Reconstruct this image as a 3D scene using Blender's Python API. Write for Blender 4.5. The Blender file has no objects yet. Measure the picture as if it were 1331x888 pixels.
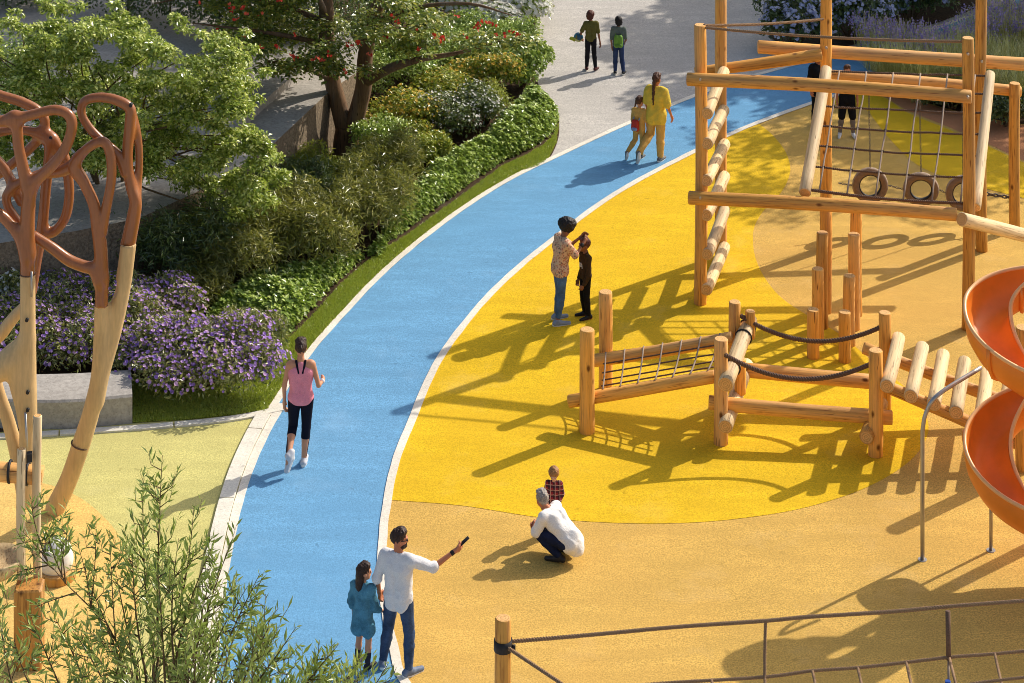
import bpy, math, random
import numpy as np
from mathutils import Vector, Matrix, noise as mnoise

sc = bpy.context.scene
COL = sc.collection
R = math.radians
random.seed(7)
rng = np.random.default_rng(7)

# ------------------------------------------------------------------ camera, sky, sun, exposure
F, YH, CX, H0 = 3000.0, -915.0, 665.5, 16.5      # focal length in photo pixels, horizon row, centre column, eye height
cam_d = bpy.data.cameras.new('camera')
cam = bpy.data.objects.new('camera', cam_d)
COL.objects.link(cam)
cam.location = (0, 0, H0)
cam.rotation_euler = (R(90), 0, 0)               # level camera with a dropped (shift) lens: upright posts stay upright
cam_d.sensor_width = 36.0
cam_d.lens = F / 1331 * 36.0
cam_d.shift_y = -(444 - YH) / 1331
cam_d.clip_start, cam_d.clip_end = 0.5, 2000
sc.camera = cam

SUN_EL = 37.0
SUN_DIR = Vector((0.792 * math.cos(R(SUN_EL)), 0.611 * math.cos(R(SUN_EL)), math.sin(R(SUN_EL))))   # towards the sun
w = bpy.data.worlds.new('World')
sc.world = w
w.use_nodes = True
nt = w.node_tree
sky = nt.nodes.new('ShaderNodeTexSky')
sky.sky_type = 'NISHITA'
sky.sun_disc = False
sky.sun_elevation = R(SUN_EL)
sky.sun_rotation = math.atan2(SUN_DIR.x, SUN_DIR.y)
sky.air_density, sky.dust_density, sky.ozone_density = 1.0, 3.0, 0.4
nt.links.new(sky.outputs[0], nt.nodes['Background'].inputs[0])
nt.nodes['Background'].inputs[1].default_value = 0.14
sd = bpy.data.lights.new('sun', 'SUN')
sd.energy = 3.9
sd.angle = R(0.53)
sd.color = (1.0, 0.93, 0.82)
so = bpy.data.objects.new('sun', sd)
COL.objects.link(so)
so.rotation_euler = (-SUN_DIR).to_track_quat('-Z', 'Y').to_euler()
so.location = SUN_DIR * 80
sc.view_settings.view_transform = 'Standard'
sc.view_settings.look = 'None'
sc.view_settings.gamma = 1.0
sc.view_settings.exposure = 0.20
sc.cycles.filter_width = 0.95          # crisp, like the photograph
sc.cycles.max_bounces = 8
sc.cycles.transparent_max_bounces = 8
sc.render.film_transparent = False

# ------------------------------------------------------------------ survey helpers (photo pixel -> place in the world, metres)
def G(x, y, z=0.0):
    d = F * (H0 - z) / (y - YH)
    return Vector(((x - CX) * d / F, d, z))

def P(x, y, d):
    return Vector(((x - CX) * d / F, d, H0 - (y - YH) * d / F))

def spl(pts, n=8, closed=False):
    """Catmull-Rom through points of any dimension."""
    pts = [np.array(p, float) for p in pts]
    m = len(pts)
    out = []
    rngk = range(m if closed else m - 1)
    for i in rngk:
        if closed:
            p0, p1, p2, p3 = pts[i - 1], pts[i], pts[(i + 1) % m], pts[(i + 2) % m]
        else:
            p1, p2 = pts[i], pts[i + 1]
            p0 = pts[i - 1] if i > 0 else 2 * p1 - p2
            p3 = pts[i + 2] if i + 2 < m else 2 * p2 - p1
        for k in range(n):
            t = k / n
            out.append(0.5 * ((2 * p1) + (-p0 + p2) * t + (2 * p0 - 5 * p1 + 4 * p2 - p3) * t * t + (-p0 + 3 * p1 - 3 * p2 + p3) * t ** 3))
    if not closed:
        out.append(pts[-1])
    return out

# ------------------------------------------------------------------ materials
def new_mat(name):
    m = bpy.data.materials.new(name)
    m.use_nodes = True
    t = m.node_tree
    return m, t, t.nodes, t.links, t.nodes['Principled BSDF']

def N(nodes, typ, **kw):
    n = nodes.new(typ)
    for k, v in kw.items():
        setattr(n, k, v)
    return n

def c3(c):
    return (c[0], c[1], c[2], 1.0)

def srgb(r, g, b):
    f = lambda v: (v / 255 / 12.92) if v / 255 <= 0.04045 else ((v / 255 + 0.055) / 1.055) ** 2.4
    return (f(r), f(g), f(b))

def mixc(nodes, links, a, b, fac, blend='MIX'):
    m = N(nodes, 'ShaderNodeMix', data_type='RGBA', blend_type=blend)
    for sock, v in ((m.inputs[6], a), (m.inputs[7], b)):
        if isinstance(v, tuple):
            sock.default_value = c3(v)
        else:
            links.new(v, sock)
    if isinstance(fac, float):
        m.inputs[0].default_value = fac
    else:
        links.new(fac, m.inputs[0])
    return m.outputs[2]

def ramp(nodes, links, src, stops):
    r = N(nodes, 'ShaderNodeValToRGB')
    e = r.color_ramp.elements
    while len(e) < len(stops):
        e.new(0.5)
    for el, (p, c) in zip(e, stops):
        el.position = p
        el.color = c3(c) if isinstance(c, tuple) else (c, c, c, 1)
    links.new(src, r.inputs[0])
    return r.outputs[0]

def coord(nodes, kind='Object', scale=None, links=None):
    tc = N(nodes, 'ShaderNodeTexCoord')
    o = tc.outputs[kind]
    if scale is not None:
        mp = N(nodes, 'ShaderNodeMapping')
        mp.inputs['Scale'].default_value = scale
        links.new(o, mp.inputs[0])
        o = mp.outputs[0]
    return o

def wpos(nodes):
    return N(nodes, 'ShaderNodeNewGeometry').outputs['Position']

def noise_tex(nodes, links, vec, scale, detail=3.0, rough=0.55):
    n = N(nodes, 'ShaderNodeTexNoise')
    n.inputs['Scale'].default_value = scale
    n.inputs['Detail'].default_value = detail
    n.inputs['Roughness'].default_value = rough
    links.new(vec, n.inputs['Vector'])
    return n.outputs[0]

def bump(nodes, links, bs, h, strength=0.3, dist=0.01):
    b = N(nodes, 'ShaderNodeBump')
    b.inputs['Strength'].default_value = strength
    b.inputs['Distance'].default_value = dist
    links.new(h, b.inputs['Height'])
    links.new(b.outputs[0], bs.inputs['Normal'])

def scalec(c, k):
    return tuple(min(1.0, v * k) for v in c[:3])

def mul_fac(nd, lk, v, k):
    m_ = N(nd, 'ShaderNodeMath', operation='MULTIPLY')
    lk.new(v, m_.inputs[0])
    m_.inputs[1].default_value = k
    return m_.outputs[0]

def mat_ground(name, base, grain=42.0, amp=0.30, patch=0.10, rough=0.9, bstr=0.35, tint=None):
    """Granular sheet (rubber crumb, asphalt): crumb-sized speckle over slow wear patches."""
    m, t, nd, lk, bs = new_mat(name)
    p = wpos(nd)
    g = noise_tex(nd, lk, p, grain, 2.0, 0.65)
    g2 = noise_tex(nd, lk, p, 0.55, 5.0, 0.6)
    g3 = noise_tex(nd, lk, p, grain * 2.7, 1.0)
    a = ramp(nd, lk, g, [(0.34, scalec(base, 1 - amp)), (0.5, base[:3]), (0.66, scalec(base, 1 + amp * 0.85))])
    b = ramp(nd, lk, g2, [(0.3, 1 - patch), (0.7, 1 + patch * 0.6)])
    col = mixc(nd, lk, a, b, 1.0, 'MULTIPLY')
    pores = ramp(nd, lk, g3, [(0.28, 0.45), (0.40, 1.0)])
    col = mixc(nd, lk, col, pores, 0.7, 'MULTIPLY')
    # trodden scuffs: soft smears, and small dark spots of dirt
    mp = N(nd, 'ShaderNodeMapping')
    mp.inputs['Rotation'].default_value = (0, 0, 0.7)
    mp.inputs['Scale'].default_value = (0.5, 2.2, 1)
    lk.new(p, mp.inputs[0])
    sc_ = ramp(nd, lk, noise_tex(nd, lk, mp.outputs[0], 1.4, 6.0, 0.7), [(0.44, 1.0), (0.60, 0.0)])
    col = mixc(nd, lk, col, scalec(base, 0.74), mul_fac(nd, lk, sc_, 0.44))
    sp = ramp(nd, lk, noise_tex(nd, lk, p, 7.5, 2.0, 0.5), [(0.68, 0.0), (0.74, 1.0)])
    col = mixc(nd, lk, col, scalec(base, 0.5), mul_fac(nd, lk, sp, 0.5))
    fd = ramp(nd, lk, noise_tex(nd, lk, p, 0.9, 5.0, 0.65), [(0.56, 0.0), (0.72, 1.0)])
    col = mixc(nd, lk, col, tuple(min(1, c * 0.9 + 0.12) for c in base[:3]), mul_fac(nd, lk, fd, 0.30))
    if tint:
        fac = ramp(nd, lk, noise_tex(nd, lk, p, 0.23, 4.0, 0.65), [(0.48, 0.0), (0.70, 0.45)])
        col = mixc(nd, lk, col, tint, fac)
    lk.new(col, bs.inputs['Base Color'])
    bs.inputs['Roughness'].default_value = rough
    bs.inputs['Specular IOR Level'].default_value = 0.1
    bump(nd, lk, bs, g, bstr, 0.012)
    return m

def mat_wood(name, base, dark, rough=0.62, knots=True):
    """Peeled round timber; grain along the log's own Z axis."""
    m, t, nd, lk, bs = new_mat(name)
    oi = N(nd, 'ShaderNodeObjectInfo')
    tc = N(nd, 'ShaderNodeTexCoord')
    mp = N(nd, 'ShaderNodeMapping')
    mp.inputs['Scale'].default_value = (1, 1, 0.05)
    add = N(nd, 'ShaderNodeVectorMath', operation='ADD')
    lk.new(tc.outputs['Object'], mp.inputs[0])
    sc3 = N(nd, 'ShaderNodeVectorMath', operation='SCALE')
    sc3.inputs[0].default_value = (7.3, 3.1, 5.7)
    lk.new(oi.outputs['Random'], sc3.inputs['Scale'])
    lk.new(mp.outputs[0], add.inputs[0])
    lk.new(sc3.outputs[0], add.inputs[1])
    g = noise_tex(nd, lk, add.outputs[0], 38.0, 5.0, 0.62)
    big = noise_tex(nd, lk, add.outputs[0], 6.0, 3.0)
    a = ramp(nd, lk, g, [(0.30, dark), (0.47, base), (0.72, scalec(base, 1.2))])
    b = ramp(nd, lk, big, [(0.35, 0.70), (0.62, 1.06)])
    col = mixc(nd, lk, a, b, 1.0, 'MULTIPLY')
    # each log has a slightly different tone
    wx = ramp(nd, lk, noise_tex(nd, lk, add.outputs[0], 2.2, 4.0, 0.7), [(0.46, 0.0), (0.70, 0.55)])
    col = mixc(nd, lk, col, tuple(0.55 * v + 0.45 * 0.36 for v in base[:3]), wx)
    tone = ramp(nd, lk, oi.outputs['Random'], [(0.0, 0.76), (0.5, 0.98), (1.0, 1.12)])
    col = mixc(nd, lk, col, tone, 1.0, 'MULTIPLY')
    if knots:
        mp2 = N(nd, 'ShaderNodeMapping')
        mp2.inputs['Scale'].default_value = (1, 1, 0.55)
        ad2 = N(nd, 'ShaderNodeVectorMath', operation='ADD')
        lk.new(tc.outputs['Object'], mp2.inputs[0])
        lk.new(mp2.outputs[0], ad2.inputs[0])
        lk.new(sc3.outputs[0], ad2.inputs[1])
        v = N(nd, 'ShaderNodeTexVoronoi')
        v.inputs['Scale'].default_value = 4.2
        lk.new(ad2.outputs[0], v.inputs['Vector'])
        k = ramp(nd, lk, v.outputs['Distance'], [(0.06, 1.0), (0.15, 0.0)])
        col = mixc(nd, lk, col, scalec(dark, 0.45), k)
    # drying cracks
    cr = noise_tex(nd, lk, add.outputs[0], 60.0, 1.0)
    crk = ramp(nd, lk, cr, [(0.27, 1.0), (0.31, 0.0)])
    col = mixc(nd, lk, col, scalec(dark, 0.5), crk)
    lk.new(col, bs.inputs['Base Color'])
    bs.inputs['Roughness'].default_value = rough
    bs.inputs['Specular IOR Level'].default_value = 0.3
    bump(nd, lk, bs, g, 0.35, 0.006)
    return m

def mat_end(name, base, dark):
    m, t, nd, lk, bs = new_mat(name)
    tc = N(nd, 'ShaderNodeTexCoord')
    mp = N(nd, 'ShaderNodeMapping')
    mp.inputs['Scale'].default_value = (1, 1, 0)
    lk.new(tc.outputs['Object'], mp.inputs[0])
    wv = N(nd, 'ShaderNodeTexWave', wave_type='RINGS', rings_direction='Z')
    wv.inputs['Scale'].default_value = 11.0
    wv.inputs['Distortion'].default_value = 1.5
    lk.new(mp.outputs[0], wv.inputs['Vector'])
    col = ramp(nd, lk, wv.outputs[0], [(0.1, dark), (0.6, base)])
    n = noise_tex(nd, lk, tc.outputs['Object'], 30, 3)
    col = mixc(nd, lk, col, ramp(nd, lk, n, [(0.3, 0.75), (0.6, 1.05)]), 1.0, 'MULTIPLY')
    lk.new(col, bs.inputs['Base Color'])
    bs.inputs['Roughness'].default_value = 0.8
    return m

def mat_plain(name, base, rough=0.6, var=0.12, scale=25.0, metal=0.0, bstr=0.0, spec=0.3, detail=3.0):
    m, t, nd, lk, bs = new_mat(name)
    o = coord(nd, 'Object')
    n = noise_tex(nd, lk, o, scale, detail)
    col = ramp(nd, lk, n, [(0.3, scalec(base, 1 - var)), (0.7, scalec(base, 1 + var))])
    lk.new(col, bs.inputs['Base Color'])
    bs.inputs['Roughness'].default_value = rough
    bs.inputs['Metallic'].default_value = metal
    bs.inputs['Specular IOR Level'].default_value = spec
    if bstr:
        bump(nd, lk, bs, n, bstr, 0.01)
    return m

def mat_leaf(name, cols, transl=0.35, rough=0.42, spec=0.35, tcol=None):
    if tcol is None:
        cols = [scalec(c, 1.75) for c in cols]; transl *= 0.85; rough = min(rough, 0.3); spec = max(spec, 0.75)
    """Leaf: colour differs leaf by leaf; light passes through."""
    m, t, nd, lk, bs = new_mat(name)
    geo = N(nd, 'ShaderNodeNewGeometry')
    k = len(cols)
    col = ramp(nd, lk, geo.outputs['Random Per Island'], [(i / max(1, k - 1), c) for i, c in enumerate(cols)])
    lk.new(col, bs.inputs['Base Color'])
    bs.inputs['Roughness'].default_value = rough
    bs.inputs['Specular IOR Level'].default_value = spec
    tr = N(nd, 'ShaderNodeBsdfTranslucent')
    tc = mixc(nd, lk, col, tcol if tcol else (0.30, 0.36, 0.03), 0.45)
    lk.new(tc, tr.inputs[0])
    mx = N(nd, 'ShaderNodeMixShader')
    mx.inputs[0].default_value = transl
    lk.new(bs.outputs[0], mx.inputs[1])
    lk.new(tr.outputs[0], mx.inputs[2])
    lk.new(mx.outputs[0], nd['Material Output'].inputs[0])
    return m

def mat_fine(name, base, rough):
    """Smooth sanded and oiled timber with a faint long grain."""
    m, t, nd, lk, bs = new_mat(name)
    o = coord(nd, 'Object', (1, 1, 0.12), lk)
    g = noise_tex(nd, lk, o, 30.0, 4.0, 0.6)
    b = noise_tex(nd, lk, coord(nd, 'Object'), 1.6, 3.0)
    col = ramp(nd, lk, g, [(0.3, scalec(base, 0.86)), (0.7, scalec(base, 1.10))])
    col = mixc(nd, lk, col, ramp(nd, lk, b, [(0.3, 0.84), (0.7, 1.08)]), 1.0, 'MULTIPLY')
    lk.new(col, bs.inputs['Base Color'])
    bs.inputs['Roughness'].default_value = rough
    bs.inputs['Specular IOR Level'].default_value = 0.55
    bump(nd, lk, bs, g, 0.12, 0.004)
    return m

M = {}
M['tan'] = mat_ground('tan rubber', srgb(211, 171, 90), 46, 0.32, 0.12, tint=srgb(202, 156, 82))
M['yellow'] = mat_ground('yellow rubber', srgb(228, 186, 38), 46, 0.26, 0.12, tint=srgb(216, 170, 42))
M['blue'] = mat_ground('blue rubber', srgb(110, 162, 200), 48, 0.24, 0.06, tint=srgb(100, 154, 194))
M['lime'] = mat_ground('lime rubber', srgb(204, 196, 124), 46, 0.24, 0.10, tint=srgb(202, 188, 120))
M['orange_disc'] = mat_ground('orange rubber', srgb(228, 190, 112), 44, 0.26, 0.08)
M['pink'] = mat_ground('terracotta rubber', srgb(190, 132, 92), 40, 0.28, 0.10)
M['asphalt'] = mat_ground('pale asphalt', srgb(194, 188, 180), 34, 0.26, 0.10, tint=srgb(182, 176, 168))
M['line'] = mat_ground('white line', srgb(236, 228, 212), 30, 0.14, 0.20, bstr=0.15, tint=srgb(206, 196, 178))
M['kerb'] = mat_ground('pale kerb concrete', srgb(232, 226, 210), 26, 0.12, 0.14, bstr=0.2, tint=srgb(212, 204, 186))
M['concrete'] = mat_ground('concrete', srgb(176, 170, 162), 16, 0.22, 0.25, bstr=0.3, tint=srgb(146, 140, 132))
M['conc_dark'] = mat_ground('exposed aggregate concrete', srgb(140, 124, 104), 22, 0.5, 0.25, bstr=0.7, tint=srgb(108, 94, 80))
M['soil'] = mat_ground('soil', srgb(74, 58, 42), 18, 0.45, 0.2, bstr=0.8)
M['grassbase'] = mat_ground('lawn soil', srgb(128, 132, 50), 30, 0.4, 0.2, bstr=0.6)
WB, WD = srgb(232, 168, 78), srgb(166, 102, 40)
M['wood'] = mat_wood('peeled log', WB, WD)
M['end'] = mat_end('log end grain', srgb(226, 178, 112), srgb(206, 152, 88))
M['wood_pale'] = mat_wood('pale log', srgb(226, 196, 146), srgb(170, 132, 86), knots=False)  # paler, less orange timber tone than the peeled logs
M['wood_brown'] = mat_fine('oiled brown timber', srgb(152, 92, 50), 0.26)
M['sculpt_pale'] = mat_fine('pale sanded timber', srgb(206, 172, 118), 0.6)
M['box_wood'] = mat_wood('amber post', srgb(206, 146, 72), srgb(140, 88, 40), 0.55)
M['rope'] = mat_plain('weathered rope', srgb(140, 112, 84), 0.9, 0.3, 90)
M['rope_dark'] = mat_plain('dark rope', srgb(104, 80, 64), 0.85, 0.3, 90)
M['rope_pale'] = mat_plain('pale rope', srgb(150, 132, 116), 0.9, 0.25, 90)
M['black'] = mat_plain('black rubber', srgb(38, 36, 36), 0.6, 0.2, 30)
M['chain'] = mat_plain('dull chain', srgb(92, 84, 76), 0.6, 0.1, 12)
M['steel'] = mat_plain('galvanised steel', srgb(176, 172, 166), 0.38, 0.06, 12, metal=0.75)
M['slide'] = mat_plain('orange fibreglass', srgb(238, 134, 42), 0.42, 0.10, 3, spec=0.5, detail=6)
M['slide_rim_lit'] = mat_plain('sunlit tone slide rim', srgb(244, 184, 122), 0.35, 0.06, 8, spec=0.5)  # pale colour paints the sunlit edge of the orange chute
M['tire'] = mat_plain('worn tyre rubber', srgb(128, 104, 82), 0.85, 0.25, 24, bstr=0.3)
M['tire_tread'] = mat_plain('dusty tyre tread', srgb(158, 138, 118), 0.85, 0.2, 40, bstr=0.5)
M['bark'] = mat_wood('tree bark', srgb(120, 92, 66), srgb(70, 52, 38), 0.9, knots=False)
M['twig'] = mat_plain('twig bark', srgb(96, 78, 54), 0.9, 0.25, 30)

LEAF = {}
LEAF['serviceberry'] = mat_leaf('light tree leaf', [srgb(62, 80, 26), srgb(100, 118, 40), srgb(126, 140, 54), srgb(148, 158, 72), srgb(200, 202, 128)], 0.42, 0.28, 0.6)  # palest stop paints sunlit highlights into some of the leaves
LEAF['coral'] = mat_leaf('coral tree leaf', [srgb(48, 64, 26), srgb(80, 98, 40), srgb(114, 124, 54), srgb(146, 138, 60)], 0.45)
LEAF['hedge'] = mat_leaf('hedge leaf', [srgb(74, 96, 34), srgb(104, 124, 46), srgb(128, 146, 62), srgb(160, 170, 96)], 0.3, 0.32, 0.5)
LEAF['pine'] = mat_leaf('feathery shrub leaf', [srgb(74, 78, 28), srgb(104, 104, 42), srgb(132, 126, 58)], 0.3)
LEAF['dark'] = mat_leaf('dark shrub leaf', [srgb(36, 50, 22), srgb(58, 74, 34), srgb(84, 96, 46)], 0.25)
LEAF['yellowgreen'] = mat_leaf('yellow green leaf', [srgb(78, 96, 26), srgb(112, 122, 36), srgb(150, 146, 48)], 0.35)
LEAF['gold'] = mat_leaf('golden leaf', [srgb(196, 156, 52), srgb(222, 184, 76), srgb(238, 214, 128)], 0.4, 0.6, 0.2, (0.7, 0.5, 0.1))
LEAF['aster'] = mat_leaf('aster leaf', [srgb(56, 66, 28), srgb(96, 102, 48), srgb(152, 148, 92)], 0.3)
LEAF['willow'] = mat_leaf('narrow leaf', [srgb(66, 86, 38), srgb(94, 112, 50), srgb(122, 136, 66), srgb(154, 160, 92)], 0.36)
LEAF['grass'] = mat_leaf('grass blade', [srgb(104, 122, 38), srgb(134, 146, 50), srgb(160, 164, 66)], 0.3)
LEAF['straw'] = mat_leaf('straw grass blade', [srgb(122, 120, 66), srgb(158, 150, 90), srgb(214, 200, 150)], 0.4)
LEAF['purple'] = mat_leaf('purple petals', [srgb(140, 112, 200), srgb(180, 142, 224), srgb(212, 172, 232), srgb(236, 196, 232)], 0.42, 0.6, 0.2, (0.4, 0.2, 0.6))
LEAF['lavender'] = mat_leaf('lavender petals', [srgb(136, 124, 184), srgb(168, 154, 204), srgb(214, 192, 216)], 0.42, 0.6, 0.2, (0.4, 0.3, 0.6))
LEAF['white'] = mat_leaf('white petals', [srgb(214, 210, 204), srgb(236, 234, 228), srgb(246, 246, 240)], 0.45, 0.6, 0.2, (0.7, 0.7, 0.6))
LEAF['bluewhite'] = mat_leaf('blue white petals', [srgb(176, 184, 222), srgb(206, 212, 236), srgb(236, 236, 246)], 0.42, 0.6, 0.2, (0.5, 0.5, 0.8))
LEAF['red'] = mat_leaf('coral red petals', [srgb(184, 44, 32), srgb(214, 68, 48), srgb(226, 110, 84)], 0.2, 0.6, 0.2, (0.6, 0.05, 0.03))

# ------------------------------------------------------------------ object helpers
def tag(o, label=None, cat=None, group=None, kind=None):
    if label: o['label'] = label
    if cat: o['category'] = cat
    if group: o['group'] = group
    if kind: o['kind'] = kind
    return o

def empty(name, loc, label, cat, group=None):
    o = bpy.data.objects.new(name, None)
    o.empty_display_size = 0.2
    COL.objects.link(o)
    o.location = loc
    return tag(o, label, cat, group)

def link(name, mesh, parent=None, loc=None, rot=None):
    """Link a mesh; loc is a world position, made local when the parent is unrotated."""
    o = bpy.data.objects.new(name, mesh)
    COL.objects.link(o)
    off = Vector((0, 0, 0))
    p = parent
    while p is not None:
        off += p.location
        p = p.parent
    o.parent = parent
    o.location = (Vector(loc) if loc is not None else Vector((0, 0, 0))) - off
    if rot is not None:
        o.rotation_mode = 'QUATERNION'
        o.rotation_quaternion = rot
    return o

def mesh_np(name, verts, faces, mats, mi=None, smooth=False):
    """verts (n,3); faces (m,k) with k 3 or 4."""
    verts = np.asarray(verts, np.float32)
    faces = np.asarray(faces, np.int32)
    me = bpy.data.meshes.new(name)
    nf, k = faces.shape
    me.vertices.add(len(verts))
    me.vertices.foreach_set('co', verts.ravel())
    me.loops.add(nf * k)
    me.loops.foreach_set('vertex_index', faces.ravel())
    me.polygons.add(nf)
    me.polygons.foreach_set('loop_start', np.arange(0, nf * k, k, dtype=np.int32))
    me.polygons.foreach_set('loop_total', np.full(nf, k, np.int32))
    for m in (mats if isinstance(mats, (list, tuple)) else [mats]):
        me.materials.append(m)
    if mi is not None:
        me.polygons.foreach_set('material_index', np.asarray(mi, np.int32))
    me.polygons.foreach_set('use_smooth', np.full(nf, smooth))
    me.update(calc_edges=True)
    me.validate()
    return me

class MB:
    """Collects faces, links them as one mesh."""
    def __init__(s):
        s.v, s.f, s.m, s.sm = [], [], [], []
    def add(s, vs, fs, mi=0, smooth=True):
        b = len(s.v)
        s.v += [tuple(v) for v in vs]
        for f in fs:
            s.f.append(tuple(i + b for i in f))
            s.m.append(mi)
            s.sm.append(smooth)
    def tube(s, pts, rad, seg=8, mi=0, caps=True, capmi=None, closed=False, flat=(1, 1)):
        pts = [Vector(p) for p in pts]
        n = len(pts)
        rr = rad if isinstance(rad, (list, tuple)) else [rad] * n
        ref = None
        vs = []
        for i, p in enumerate(pts):
            if closed:
                d = (pts[(i + 1) % n] - pts[i - 1])
            else:
                d = (pts[min(i + 1, n - 1)] - pts[max(i - 1, 0)])
            d = d.normalized() if d.length > 1e-9 else Vector((0, 0, 1))
            if ref is None:
                ref = Vector((0, 0, 1)) if abs(d.z) < 0.9 else Vector((1, 0, 0))
            u = (ref - d * ref.dot(d))
            u = u.normalized() if u.length > 1e-6 else d.orthogonal().normalized()
            ref = u
            v = d.cross(u)
            for k in range(seg):
                a = 2 * math.pi * k / seg
                vs.append(p + u * (math.cos(a) * rr[i] * flat[0]) + v * (math.sin(a) * rr[i] * flat[1]))
        fs = []
        for i in range(n if closed else n - 1):
            j = (i + 1) % n
            for k in range(seg):
                k2 = (k + 1) % seg
                fs.append((i * seg + k, i * seg + k2, j * seg + k2, j * seg + k))
        s.add(vs, fs, mi, True)
        if caps and not closed:
            b = len(s.v) - n * seg
            s.f.append(tuple(b + k for k in reversed(range(seg))))
            s.f.append(tuple(b + (n - 1) * seg + k for k in range(seg)))
            c = mi if capmi is None else capmi
            s.m += [c, c]
            s.sm += [False, False]
    def box(s, c, size, rotz=0.0, mi=0, bev=0.0):
        cx, cy, cz = c
        x, y, z = size[0] / 2, size[1] / 2, size[2] / 2
        ca, sa = math.cos(rotz), math.sin(rotz)
        ring = [(-x, -y), (x, -y), (x, y), (-x, y)]
        if bev:
            ring = [(-x + bev, -y), (x - bev, -y), (x, -y + bev), (x, y - bev), (x - bev, y), (-x + bev, y), (-x, y - bev), (-x, -y + bev)]
        n = len(ring)
        vs = []
        lv = [(-z, 1.0), (z - bev, 1.0), (z, None)] if bev else [(-z, 1.0), (z, 1.0)]
        for zz, k in lv:
            for (a, b) in ring:
                if k is None:
                    a, b = a * (x - bev) / x, b * (y - bev) / y
                vs.append((cx + a * ca - b * sa, cy + a * sa + b * ca, cz + zz))
        fs = [tuple(reversed(range(n)))]
        L = len(lv)
        for l in range(L - 1):
            for k in range(n):
                fs.append((l * n + k, l * n + (k + 1) % n, (l + 1) * n + (k + 1) % n, (l + 1) * n + k))
        fs.append(tuple((L - 1) * n + k for k in range(n)))
        s.add(vs, fs, mi, False)
    def build(s, name, mats, parent=None, loc=None):
        me = bpy.data.meshes.new(name)
        o = Vector(loc) if loc is not None else (parent_world(parent) if parent else Vector((0, 0, 0)))
        me.from_pydata([(v[0] - o.x, v[1] - o.y, v[2] - o.z) for v in s.v], [], s.f)
        for m in (mats if isinstance(mats, (list, tuple)) else [mats]):
            me.materials.append(m)
        me.polygons.foreach_set('material_index', s.m)
        me.polygons.foreach_set('use_smooth', s.sm)
        me.update()
        return link(name, me, parent, o)

def parent_world(p):
    off = Vector((0, 0, 0))
    while p is not None:
        off += p.location
        p = p.parent
    return off

def log(name, a, b, r, parent=None, mats=None, r2=None, seg=14, wob=0.03, wonk=0.012):
    """A peeled log from a to b with chamfered ends, slight taper and unevenness; its own Z runs along it."""
    a, b = Vector(a), Vector(b)
    L = (b - a).length
    r2 = r if r2 is None else r2
    ph = random.random() * 6.28
    nring = max(5, int(L / 0.35) + 2)
    zs = [0.0, 0.012] + [L * i / nring for i in range(1, nring)] + [L - 0.012, L]
    vs, fs = [], []
    ox, oy = random.uniform(-1, 1) * wonk, random.uniform(-1, 1) * wonk
    for i, z in enumerate(zs):
        t = z / L
        rad = (r * (1 - t) + r2 * t)
        if i in (0, len(zs) - 1):
            rad -= 0.012
        bx, by = ox * math.sin(math.pi * t) * L * 0.6, oy * math.sin(math.pi * t) * L * 0.6
        for k in range(seg):
            an = 2 * math.pi * k / seg
            q = 1 + wob * mnoise.noise(Vector((math.cos(an) * 1.3 + ph * 3, math.sin(an) * 1.3, z * 1.7 + ph)))
            vs.append((math.cos(an) * rad * q + bx, math.sin(an) * rad * q + by, z))
    nr = len(zs)
    for i in range(nr - 1):
        for k in range(seg):
            k2 = (k + 1) % seg
            fs.append((i * seg + k, i * seg + k2, (i + 1) * seg + k2, (i + 1) * seg + k))
    nb = len(fs)
    fs.append(tuple(reversed(range(seg))))
    fs.append(tuple((nr - 1) * seg + k for k in range(seg)))
    me = bpy.data.meshes.new(name)
    me.from_pydata(vs, [], fs)
    for m in (mats or [M['wood'], M['end']]):
        me.materials.append(m)
    mi = [0] * nb + [1, 1]
    me.polygons.foreach_set('material_index', mi)
    me.polygons.foreach_set('use_smooth', [True] * nb + [False, False])
    me.update()
    return link(name, me, parent, a, (b - a).to_track_quat('Z', 'Y'))

def twisted(mb, pts, r, strands=3, pitch=0.09, seg=5):
    """Laid rope: strands twisting round one another."""
    pts = [Vector(p) for p in pts]
    # resample
    cum = [0]
    for i in range(1, len(pts)):
        cum.append(cum[-1] + (pts[i] - pts[i - 1]).length)
    L = cum[-1]
    n = max(6, int(L / (pitch / 6)))
    samp, j = [], 0
    for i in range(n + 1):
        d = L * i / n
        while j < len(cum) - 2 and cum[j + 1] < d:
            j += 1
        t = (d - cum[j]) / max(1e-9, cum[j + 1] - cum[j])
        samp.append(pts[j].lerp(pts[j + 1], min(1, t)))
    for s in range(strands):
        line = []
        for i, p in enumerate(samp):
            d = (samp[min(i + 1, n)] - samp[max(i - 1, 0)]).normalized()
            u = d.orthogonal().normalized() if abs(d.z) > 0.95 else Vector((0, 0, 1)).cross(d).normalized()
            v = d.cross(u)
            an = 2 * math.pi * (i * (L / n) / pitch + s / strands)
            line.append(p + (u * math.cos(an) + v * math.sin(an)) * r * 0.52)
        mb.tube(line, r * 0.56, seg)

def sag(a, b, drop, n=14):
    a, b = Vector(a), Vector(b)
    return [a.lerp(b, i / n) - Vector((0, 0, drop * 4 * (i / n) * (1 - i / n))) for i in range(n + 1)]

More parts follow.
